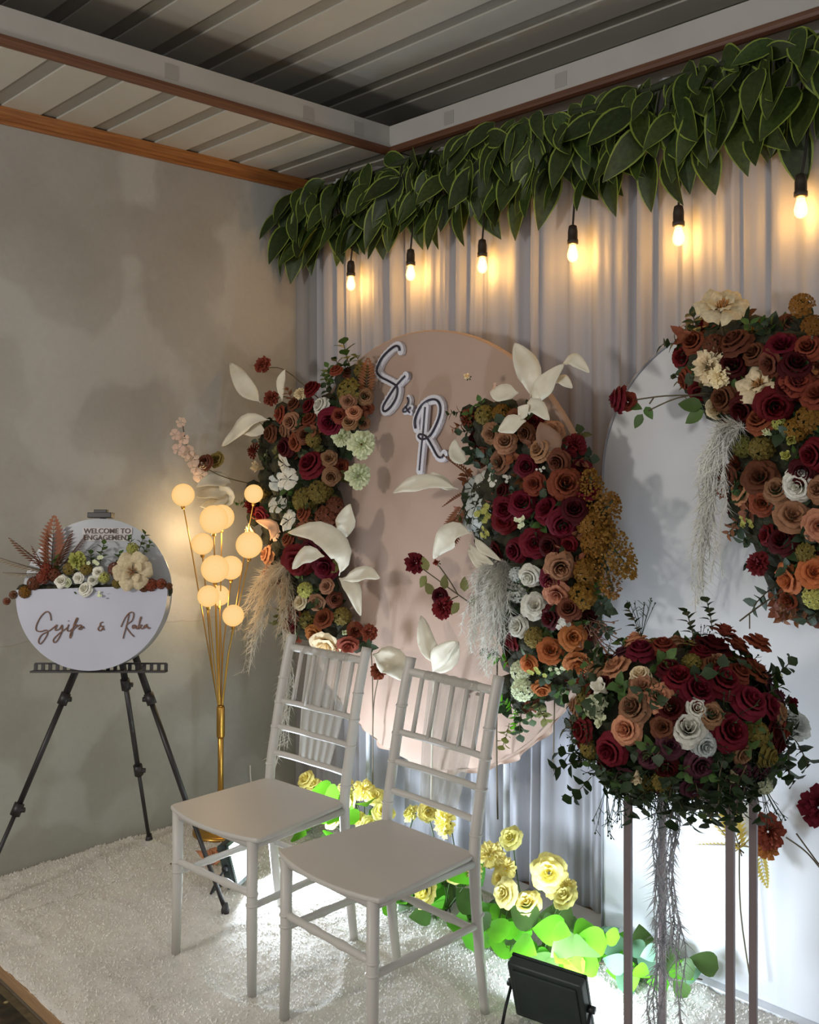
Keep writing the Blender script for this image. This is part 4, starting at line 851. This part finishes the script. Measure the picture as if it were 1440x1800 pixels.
# ================================================================== HANGING BULBS
m_sock = mat('socket_dark', (44,34,26), .5); m_cord = mat('cord_black', (30,26,22), .6)
def glow(name, rgb, s):
    m = bpy.data.materials.new(name); m.use_nodes = True; N = m.node_tree.nodes; e = N.new('ShaderNodeEmission'); e.inputs[0].default_value = lin(rgb); e.inputs[1].default_value = s
    m.node_tree.links.new(e.outputs[0], N['Material Output'].inputs[0]); return m
m_fil = glow('filament_glow', (255,196,110), 120)
def bulb_glass():
    m = bpy.data.materials.new('bulb_amber_glass'); m.use_nodes = True; N = m.node_tree.nodes; L = m.node_tree.links
    t = N.new('ShaderNodeBsdfTransparent'); t.inputs[0].default_value = (1,.9,.72,1); e = N.new('ShaderNodeEmission'); e.inputs[0].default_value = lin((255,190,96)); e.inputs[1].default_value = 3.0
    g = N.new('ShaderNodeBsdfGlossy'); g.inputs['Roughness'].default_value = .05; a = N.new('ShaderNodeAddShader'); mx = N.new('ShaderNodeMixShader'); mx.inputs[0].default_value = .06
    L.new(t.outputs[0], mx.inputs[1]); L.new(g.outputs[0], mx.inputs[2]); L.new(mx.outputs[0], a.inputs[0]); L.new(e.outputs[0], a.inputs[1]); L.new(a.outputs[0], N['Material Output'].inputs[0]); return m
m_bg = bulb_glass()
BP = [(617,498,'farthest left filament bulb, hanging nearest the plaster wall'),(722,480,'filament bulb hanging above the letter S on the pink circle'),(848,466,'filament bulb hanging above the right part of the pink circle'),(1007,445,'filament bulb hanging left of the white arch, above the cream leaves'),(1193,415,'filament bulb hanging above the left part of the white arch'),(1408,365,'filament bulb on a slanting cord at the far right end of the garland')]
for i, (u, v, lab) in enumerate(BP):
    p = PY(u, v, -.085); t = thing('hanging_bulb', lab, 'light bulb', p, 0, 'filament bulbs hanging from the garland')
    top = Vector((.02 if i == 5 else .0, .03, 2.50-p.z)); lz = rnd.uniform(0,.01)
    MB().tube(catmull([(0,0,.085),(top.x*.4,.005,.13),top],4), .0035, 6).build('cord', m_cord, t, True)
    MB().lathe([(.006,.092),(.013,.088),(.016,.07),(.016,.045),(.018,.043),(.018,.03),(.012,.028)], 14).build('socket', m_sock, t, True)
    bl = MB().lathe([(.0105,.03),(.011,.022),(.015,.008),(.018,-.006),(.016,-.018),(.010,-.026),(.002,-.029)], 16).build('bulb', m_bg, t, True)
    mb = MB(); mb.tube([(-.006,0,.015),(-.007,0,-.014),(0,.004,.010),(.007,0,-.014),(.006,0,.015)], .0028, 6); mb.build('filament', m_fil, bl, True)
    l = bpy.data.lights.new('bulb_light', 'POINT'); l.energy = .9; l.color = (1,.62,.20); l.shadow_soft_size = .012
    lo = bpy.data.objects.new('bulb_light', l); COL.objects.link(lo); lo.location = p+Vector((0,-.0,-.005))
    bl.visible_shadow = True

# ================================================================== CHAIRS
m_chair = mat('chair_white', (192,188,182), .42, var=.04, nscale=4)
def make_chair(label):
    t = thing('chiavari_chair', label, 'chair', (0,0,0), 0, 'white chairs on the stage')
    W2, Wb = .172, .172
    fl_ = [(-W2,-.20), (W2,-.20)]
    def leg(pts, r): MB().tube(catmull(pts,5), r, 12).build('leg', m_chair, t, True)
    for sx in (-1,1):
        mb = MB(); x = sx*.172
        mb.tube([(x*1.02,-.203,.0),(x,-.20,.20),(x,-.198,.44)], [.013,.0155,.0165], 12)
        for z in (.255,.285): mb.lathe([(.0155,z-.004),(.0185,z-.002),(.0185,z+.002),(.0155,z+.004)], 12, (x,-.2,0))
        mb.build('leg', m_chair, t, True)
        mb = MB(); c = catmull([(x,.205,0),(x,.18,.2),(x,.163,.44),(x,.19,.62),(x*1.0,.228,.80),(x*1.0,.262,.92)],5)
        mb.tube(c, [.013+.003*min(1,i/8) for i in range(len(c))], 12)
        for z, y in ((.28,.176),(.50,.168),(.62,.19),(.70,.206),(.78,.223)): mb.lathe([(.0155,z-.004),(.0182,z-.002),(.0182,z+.002),(.0155,z+.004)], 12, (x,y,0))
        mb.build('leg', m_chair, t, True)
    # seat: flat rounded plate with a curved front
    out = []
    for i in range(25):
        a = i/24; out.append((-.20+.40*a, -.205-.035*math.sin(PI*a)**.8))
    out += [(.205,-.19),(.183,.13),(.175,.165),(-.175,.165),(-.183,.13),(-.205,-.19)]
    n = len(out); vs = [(x,y,.438) for x,y in out]+[(x,y,.452) for x,y in out]
    bevel(MB().add(vs, [tuple(range(n-1,-1,-1)), tuple(range(n,2*n))]+[(i,(i+1)%n,n+(i+1)%n,n+i) for i in range(n)]).build('seat', m_chair, t), .005, 3)
    for a, b in (((-.17,-.195,.425),(.17,-.195,.425)),((-.17,.16,.425),(.17,.16,.425)),((-.172,-.195,.425),(-.172,.16,.425)),((.172,-.195,.425),(.172,.16,.425))): MB().tube([a,b], .013, 10).build('seat_rail', m_chair, t, True)
    def knob(a, b, r=.0105):
        a = Vector(a); b = Vector(b); pts = []; rs = []
        for k in range(13): s = k/12; pts.append(a.lerp(b, s)); rs.append(r*(1.25 if k in (4,8) else 1))
        MB().tube(pts, rs, 10).build('stretcher', m_chair, t, True)
    knob((-.17,-.20,.285),(.17,-.20,.285)); knob((-.172,-.2,.25),(-.172,.178,.25)); knob((.172,-.2,.25),(.172,.178,.25)); knob((-.17,.18,.23),(.17,.18,.23))
    by = {.875:.248,.70:.206,.616:.189,.532:.173}
    for z in (.875,.70,.616,.532):
        y = by[z]; bow = .014
        c = catmull([(-.17,y,z+.004),(-.08,y+bow,z),(0,y+bow*1.2,z-.002),(.08,y+bow,z),(.17,y,z+.004)],4)
        MB().tube(c, .0125 if z > .8 else .0095, 10).build('back_rail', m_chair, t, True)
    for k in range(5):
        x = -.118+.059*k; yb = bow*(1.1-abs(x)*4)
        MB().tube([(x,by[.70]+yb,.70),(x,by[.875]+yb,.873)], .0068, 8).build('spindle', m_chair, t, True)
    return t
chB = make_chair('white chair nearer the camera, with the flood light at its right')
chB.location = (1.612,-.918,.004); chB.rotation_euler = (0,0,0); chB.scale = (1,1,.97)
chA = copy_tree(chB); chA.location = (1.09,-.93,.004); chA.rotation_euler = (0,0,math.radians(5)); chA['label'] = 'white chair farther left, beside the glowing globe lamp and easel'
m_sash = mat('sheer_organza', (200,196,188), .6, var=.05, nscale=4, alpha=.55, translucent=.3)
def sash(chair, label):
    s = thing('chair_sash', label, 'sash', chair.location, chair.rotation_euler.z, 'sheer sashes on the chair backs'); s.scale = (1,1,.97)
    def fn(a, b):       # a: down 0..1, b: across
        z = .872-.345*a; wd = .105*(1-.1*a-.45*max(0,a-.5)**1.3); yy = .255-.5*(.875-z)*.43+.016
        return ((b-.5)*2*wd, yy+.006*math.sin(b*34+a*1.5), z)
    MB().grid(fn, 16, 60).build('hanging_cloth', m_sash, s, True)
    MB().grid(lambda a, b: ((b-.5)*2*(.105), .262+.0165*math.cos(PI*(a*1.15))-.004*math.sin(b*34), .873+.0165*math.sin(PI*a*1.15)), 8, 60).build('top_fold', m_sash, s, True)
sash(chA, 'sheer organza sash hanging on the back of the left chair'); sash(chB, 'sheer organza sash hanging on the back of the right chair')

# ================================================================== EASEL, SIGN
m_ezl = mat('easel_black', (38,35,36), .45, var=.1); m_ezl2 = mat('easel_section', (70,68,70), .35, .5)
HB = Vector((.345,-1.055,1.035)); EZ = thing('easel', 'black folding tripod easel holding the round welcome sign', 'easel', (HB.x, HB.y, .004))
feet = [PZ(396,1603,.006), PZ(-46,1602,.006), PZ(262,1478,.006)]
for i, ft in enumerate(feet):
    a = HB-EZ.location; b = ft-EZ.location; b.z = .0; top = a+Vector((0,0,0))
    L = MB(); p1 = top.lerp(b,.36); p2 = top.lerp(b,.70)
    L.tube([top, p1], .0125, 8); o = L.build('leg', m_ezl, EZ, True)
    MB().tube([p1, p2], .0098, 8).build('leg_section', m_ezl2 if i == 2 else m_ezl, o, True); MB().tube([p2, b+Vector((0,0,.01))], .0075, 8).build('leg_section', m_ezl, o, True)
    d = (b-top).normalized()
    for p in (p1, p2):
        MB().tube([p-d*.022, p+d*.018], .0175, 8).build('leg_clamp', m_ezl, o, True); kk = p+RT*.02; MB().tube([p, p+RT*.026*(1 if i else -1)], .009, 8).build('clamp_knob', m_ezl, o, True)
    MB().lathe([(.013,-.002),(.014,.008),(.009,.03)], 10, b).build('rubber_foot', m_ezl, o, True)
SGc = PD(171,1043,3.30); nS = (-FW+Vector((0,0,.12))).normalized(); sX = RT.copy(); sY = nS.cross(sX).normalized()
hub = HB-EZ.location
MB().ball(hub, .03, 10, 6).build('hub', m_ezl, EZ, True)
top = SGc+sY*.272-nS*.022-EZ.location
MB().tube([hub, top], .011, 8).build('mast', m_ezl, EZ, True)
bx = MB(); C0 = top+sY*-.012+nS*.012
def obox(mb, c, ex, ey, ez, hx, hy, hz):
    vs = [c+ex*(sx*hx)+ey*(sy*hy)+ez*(sz*hz) for sz in (-1,1) for sx, sy in ((-1,-1),(1,-1),(1,1),(-1,1))]
    mb.add(vs, [(0,3,2,1),(4,5,6,7),(0,1,5,4),(1,2,6,5),(2,3,7,6),(3,0,4,7)])
obox(bx, C0, sX, sY, nS, .040, .009, .022); obox(bx, C0+sY*.012, sX, sY, nS, .022, .007, .012); bevel(bx.build('top_clamp', m_ezl, EZ), .002)
tr = MB(); TC = SGc-sY*.243-nS*.004-EZ.location+sX*.015
HT = .222
obox(tr, TC-sY*.012, sX, sY, nS, HT, .003, .02); obox(tr, TC+sY*.012-nS*.016, sX, sY, nS, HT-.004, .003, .003)
for k in range(19): obox(tr, TC-nS*.016+sX*(-HT+.006+k*(2*HT-.012)/18), sX, sY, nS, .0055, .012, .003)
tr.build('tray', m_ezl, EZ); MB().tube([hub, TC-nS*.02], .011, 8).build('tray_bracket', m_ezl, EZ, True)

RS = .2485
SG = thing('welcome_sign', 'round white welcome sign with a front flower pocket, standing on the easel', 'sign', SGc)
m_sgb = mat('acrylic_frost', (178,182,188), .22, var=.03, alpha=.88); m_sgp = mat('pocket_white', (186,188,202), .16, var=.06, nscale=5)
def disc_mesh(mb, R, z0, z1, a0=0, a1=2*PI, n=72, chord=None):
    pts = [(R*math.cos(a0+(a1-a0)*i/n), R*math.sin(a0+(a1-a0)*i/n)) for i in range(n if chord is None else n+1)]
    k = len(pts); vs = [sX*x+sY*y+nS*z0 for x, y in pts]+[sX*x+sY*y+nS*z1 for x, y in pts]
    mb.add(vs, [tuple(range(k-1,-1,-1)), tuple(range(k,2*k))]+[(i,(i+1)%k,k+(i+1)%k,k+i) for i in range(k)])
mb = MB(); disc_mesh(mb, RS, -.004, 0); mb.build('back_disc', m_sgb, SG)
mb = MB(); a = math.asin(.045/RS)+.02; 
# front pocket plate stands off from the disc, joined by a side band
disc_mesh(mb, RS*.995, .055, .059, PI-a*.25, 2*PI+a*.55, 60, True); mb.build('pocket_front', m_sgp, SG)
def band(s, t): q = PI-.05+(PI+.15)*s; return sX*(RS*.995*math.cos(q))+sY*(RS*.995*math.sin(q))+nS*(.059*t)
MB().grid(band, 60, 2).build('pocket_side', m_sgb, SG, True)
def text_part(txt, par, c, h, m, name, font_sc=1, z=.002):
    cu_ = bpy.data.curves.new('txt', 'FONT'); cu_.body = txt; cu_.size = h; cu_.align_x = 'CENTER'; cu_.align_y = 'CENTER'; cu_.extrude = .0008; cu_.offset = h*.008
    to = bpy.data.objects.new('txt', cu_); me = bpy.data.meshes.new_from_object(to); bpy.data.objects.remove(to)
    R = Matrix((sX, sY, nS)).transposed()
    for v_ in me.vertices: v_.co = R @ Vector((v_.co.x*font_sc, v_.co.y, v_.co.z+z))+c
    me.materials.clear(); me.materials.append(m); o = bpy.data.objects.new(name, me); COL.objects.link(o); o.parent = par; return o
m_txt = mat('text_brown', (70,50,44), .5); m_plate = mat('text_plate', (190,184,182), .5)
for i, (tx, yy, hx, cx) in enumerate((('WELCOME TO', .206, .083, .027), ('ENGAGEMENT', .184, .080, .027))):
    mb = MB(); obox(mb, sX*cx+sY*yy+nS*.002, sX, sY, nS, hx, .0115, .0018); p = mb.build('text_plate', m_plate, SG); text_part(tx, p, sX*cx+sY*yy+nS*.0035, .0235, m_txt, 'lettering', 1.02)
def handwriting(strokes, name):
    mb = MB()
    for stt in strokes:
        pts = []
        for a, b in catmull2(stt):
            u = a/4.5; v = 900+b/4.5; pts.append(sX*((u-171)*3.27/FPX)+sY*(-(v-1043)*3.27/FPX)+nS*.0625)
        mb.tube(pts, .0019, 6)
    mb.build(name, mat('script_brown', (120,84,64), .4), SG, True)
handwriting([[(462,850),(452,800),(425,782),(385,815),(352,880),(350,925),(385,935),(430,925),(438,955),(410,1005),(385,1030),(372,1005),(395,960),(450,930),(490,900),(510,885),(498,925),(530,915),(550,885),(548,940),(520,1000),(495,1020),(488,995),(530,950),(590,905),(600,880),(592,925),(612,930),(640,900),(668,840),(660,835),(640,890),(628,960),(615,985),(622,940),(655,905),(690,885),(700,895),(680,915),(700,918),(712,895),(722,912)], [(597,852),(600,856)], [(640,893),(672,885)]], 'script_name')
handwriting([[(868,862),(850,870),(845,890),(832,915),(848,930),(868,910),(872,890)],[(848,888),(870,905),(880,925)]], 'script_ampersand')
handwriting([[(1010,900),(1040,830),(1075,790),(1105,795),(1095,850),(1050,890),(1080,940),(1115,975)],[(1070,800),(1055,880),(1035,960),(1030,990)],[(1120,885),(1100,890),(1105,912),(1125,890),(1128,912),(1140,905),(1165,830),(1158,835),(1145,915),(1165,885),(1172,890),(1158,898),(1178,915),(1195,890),(1215,880),(1205,890),(1195,908),(1215,895),(1225,912),(1238,905)]], 'script_name')
# flowers in the pocket
SFw = thing('flower_arrangement', 'small arrangement of rust ferns, white buds and a cream magnolia in the sign pocket', 'flowers', SGc+nS*.03)
def sp(u, v, out=.04): return SGc+sX*((u-171)*3.27/FPX)+sY*(-(v-1043)*3.27/FPX)+nS*out
def fs(u, v, px, k, c, out=.06, d=None):
    dd = Vector(d) if d else nS+sX*rnd.uniform(-.3,.3)+sY*rnd.uniform(-.1,.4); flower(SFw, k, c, sp(u, v, out), dd, px*3.27/FPX*1.15)
fs(244,1004,58,'magnolia','cream',.075, nS+sX*.1)
for u, v, px, k, c in ((118,1022,22,'rose','white'),(128,1024,16,'rose','greenwhite'),(148,1016,19,'rose','white'),(182,1006,19,'rose','white'),(173,1020,17,'rose','white'),(162,1036,24,'rose','white'),(186,1042,16,'filler','greenwhite'),(145,985,32,'carnation','yellowgreen'),(130,1000,24,'hydrangea','olive'),(175,985,28,'filler','greenwhite'),(192,1015,22,'hydrangea','yellowgreen'),(240,965,24,'hydrangea','yellowgreen'),
    (85,1015,26,'hydrangea','rust'),(70,1025,26,'hydrangea','brown'),(90,1000,22,'hydrangea','rust'),(55,1040,24,'hydrangea','gold'),(35,1045,16,'hydrangea','brown'),(24,1056,14,'hydrangea','rust'),(275,1028,24,'hydrangea','rust'),(292,1026,20,'hydrangea','rust'),(306,1030,13,'hydrangea','brown'),(210,1000,26,'hydrangea','brown'),(262,1030,22,'hydrangea','brown'),(105,1010,24,'hydrangea','brown'),(160,1000,24,'hydrangea','olive'),(215,1025,20,'hydrangea','olive')): fs(u, v, px, k, c)
m_ferr = mat('fern_rust', (150,96,72), .7, translucent=.3); m_ferc = mat('fern_cream', (196,176,146), .7, translucent=.3)
for u, v, dx, dy, s, m in ((95,965,0,1,.20,m_ferr),(62,985,-1,.55,.19,m_ferr),(115,980,.6,.8,.17,m_ferr),(50,1000,-1,.12,.20,m_ferc),(55,1012,-1,-.15,.15,m_ferc),(135,975,.7,.6,.14,m_ferr),(80,1000,-.5,.6,.15,m_ferr),(85,980,-.2,1,.16,m_ferr)): put(gmesh('fern', m, 1), 'leaf_sprig', SFw, sp(u, v, .045), sX*dx+sY*dy+nS*.15, s, spin=0)
for u, v, dx, dy, s in ((110,1000,-.3,1,.09),(140,1005,.2,1,.09),(165,985,0,1,.09),(185,975,.2,1,.09),(255,955,.4,1,.08),(235,960,-.2,1,.07),(262,965,.8,1,.07),(195,1040,.3,-1,.06),(150,1030,-.4,-.6,.06),(215,990,.1,1,.08),(175,1030,0,-.6,.06)): put(gmesh('sprig', m_leafg, 1), 'leaf_sprig', SFw, sp(u, v, .05), sX*dx+sY*dy+nS*.2, s)
mb = MB()
for u in range(45, 300, 12): mb.ball(sp(u, 1038, .028)-SFw.location, .022, 7, 5)
mb.build('foliage_base', m_moss, SFw, True, kind='stuff')

# ================================================================== GLOBE LAMP
m_gold = mat('gold_metal', (196,150,72), .28, .9, var=.06)
def globe_mat():
    m = bpy.data.materials.new('lit_globe'); m.use_nodes = True; N = m.node_tree.nodes; L = m.node_tree.links; lw = N.new('ShaderNodeLayerWeight'); lw.inputs[0].default_value = .35
    r = N.new('ShaderNodeValToRGB'); r.color_ramp.elements[0].color = lin((255,216,150)); r.color_ramp.elements[1].color = lin((255,192,104)); L.new(lw.outputs['Facing'], r.inputs[0])
    n = N.new('ShaderNodeTexNoise'); n.inputs['Scale'].default_value = 60; mp = N.new('ShaderNodeMapRange'); mp.inputs[3].default_value = .72; mp.inputs[4].default_value = .95; L.new(n.outputs['Fac'], mp.inputs[0])
    e = N.new('ShaderNodeEmission'); L.new(r.outputs[0], e.inputs[0]); L.new(mp.outputs[0], e.inputs[1]); L.new(e.outputs[0], N['Material Output'].inputs[0]); return m
m_gw = globe_mat()
LB = PZ(388,1462,.004); LP = thing('globe_lamp', 'gold branching floor lamp with glowing cotton balls beside the plaster wall', 'lamp', LB); dL = (LB-CAM).dot(FW)
MB().lathe([(.11,0),(.11,.008),(.10,.014),(.02,.02),(.012,.04)], 32).build('base', m_gold, LP, True)
def lp(u, v, dd=0): p = PD(u, v, dL+dd)-LB; return p
pz = lp(389,1240).z; MB().tube([(0,0,.02),(0,0,pz)], .0115, 12).build('pole', m_gold, LP, True)
MB().lathe([(.0125,pz-.13),(.0165,pz-.12),(.0165,pz-.01),(.013,pz)], 14).build('collar', m_gold, LP, True)
balls = [(322,870,40,.0,368,1150),(376,913,50,-.03,381,1140),(390,909,44,.06,386,1140),(356,956,38,-.02,372,1160),(438,958,47,-.04,402,1150),(378,1000,49,-.02,384,1160),(406,998,42,.05,392,1150),(366,1048,38,-.03,378,1170),(386,1047,36,.07,390,1170),(410,1082,38,-.05,398,1170),(446,868,33,.06,404,1140)]
for u, v, px, dd, mu, mv in balls:
    c = lp(u, v, dd); R = px/2/FPX*(dL+dd); k = lp(mu, mv, dd*.3); b0 = Vector((0,0,pz-.02))+RT*((mu-388)*.00035)
    cc = catmull([b0, k, lp(u+(mu-u)*.35, v+px/2+(mv-v)*.3, dd*.8), c-Vector((0,0,R*.95))], 6)
    br = MB().tube(cc, .0028, 6).build('branch', m_gold, LP, True)
    g = MB(); g.ball(c, R, 20, 12); g.build('globe', m_gw, br, True)
    MB().lathe([(.006,-.012),(.009,-.004),(.007,.004)], 8, c-Vector((0,0,R))).build('globe_holder', m_gold, br, True)
lc = LB+lp(380,980)
for (u, v) in ((345,940),(410,940),(385,1060)):
    l = bpy.data.lights.new('globe_light', 'POINT'); l.energy = 1.6; l.color = (1,.72,.40); l.shadow_soft_size = .05
    lo = bpy.data.objects.new('globe_light', l); COL.objects.link(lo); lo.location = LB+lp(u, v, .02)

# white cord beside the lamp
cdm = MB().tube(catmull([PX(440,1345,.012), PX(441,1370,.012), PX(446,1398,.014), PX(452,1420,.02)],5), .0035, 6).build('power_cord', mat('cord_white', (216,214,206), .5), None, True); tag(cdm, 'short white power cord against the wall behind the globe lamp', 'cord')

# ================================================================== FLOOD LIGHTS
m_fl = mat('flood_black', (44,54,52), .5, var=.15, nscale=20); m_flr = mat('flood_bracket', (30,32,34), .4)
def flood(label, loc, rz, tilt, power, w_=.105, h_=.085):
    t = thing('flood_light', label, 'flood light', loc, rz, 'LED flood lights on the carpet'); Mx = Matrix.Translation((0,0,.095)) @ Matrix.Rotation(tilt, 4, 'X')
    # local +y is the shining side
    hd = MB(); hd.box((-w_,-.020,-h_), (w_,.012,h_), 0, Mx); o = bevel(hd.build('housing', m_fl, t), .006, 3)
    bk = MB(); bk.box((-w_*.86,-.026,-h_*.82), (w_*.86,-.019,h_*.82), 0, Mx); bevel(bk.build('back_cover', m_fl, t), .003)
    fr = MB(); fr.box((-w_,.012,-h_),(w_,.02,-h_+.012),0,Mx); fr.box((-w_,.012,h_-.012),(w_,.02,h_),0,Mx); fr.box((-w_,.012,-h_),(-w_+.012,.02,h_),0,Mx); fr.box((w_-.012,.012,-h_),(w_,.02,h_),0,Mx); fr.build('front_frame', m_fl, t)
    ln = MB(); ln.box((-w_+.012,.0125,-h_+.012),(w_-.012,.0145,h_-.012),0,Mx); ln.build('lens', glow('led_glow', (226,236,255), 9), t)
    for sx in (-1,1): MB().tube([(sx*(w_+.008),0,.095),(sx*(w_+.008),-.035,.045),(sx*(w_+.008),-.055,.003)], .0045, 6).build('bracket', m_flr, t, True); MB().tube([(sx*w_,0,.095),(sx*(w_+.018),0,.095)], .010, 10).build('knob', m_flr, t, True)
    MB().tube([(-(w_+.008),-.055,.004),((w_+.008),-.055,.004)], .0045, 6).build('bracket', m_flr, t, True)
    L = bpy.data.lights.new('flood_beam','AREA'); L.shape = 'RECTANGLE'; L.size = 2*w_-.03; L.size_y = 2*h_-.03; L.energy = power; L.color = (.74,.86,1.0); L.spread = PI*.93
    lo = bpy.data.objects.new('flood_beam', L); COL.objects.link(lo)
    Mw = Matrix.Translation(loc) @ Matrix.Rotation(rz, 4, 'Z'); p = Mw @ Mx @ Vector((0,.022,0)); q = Mw @ Mx @ Vector((0,1,0)); lo.location = p; lo.rotation_euler = (q-p).to_track_quat('-Z','Y').to_euler()
pR = PZ(968,1815,.004); flood('black LED flood light in the foreground, seen from behind near the metal stand', (pR.x, pR.y, .004), math.radians(12), math.radians(18), 7)
pL = PZ(418,1556,.004); flood('shining LED flood light on the carpet under the left chair', (pL.x, pL.y, .004), math.radians(-60), math.radians(16), 14, .085, .075)
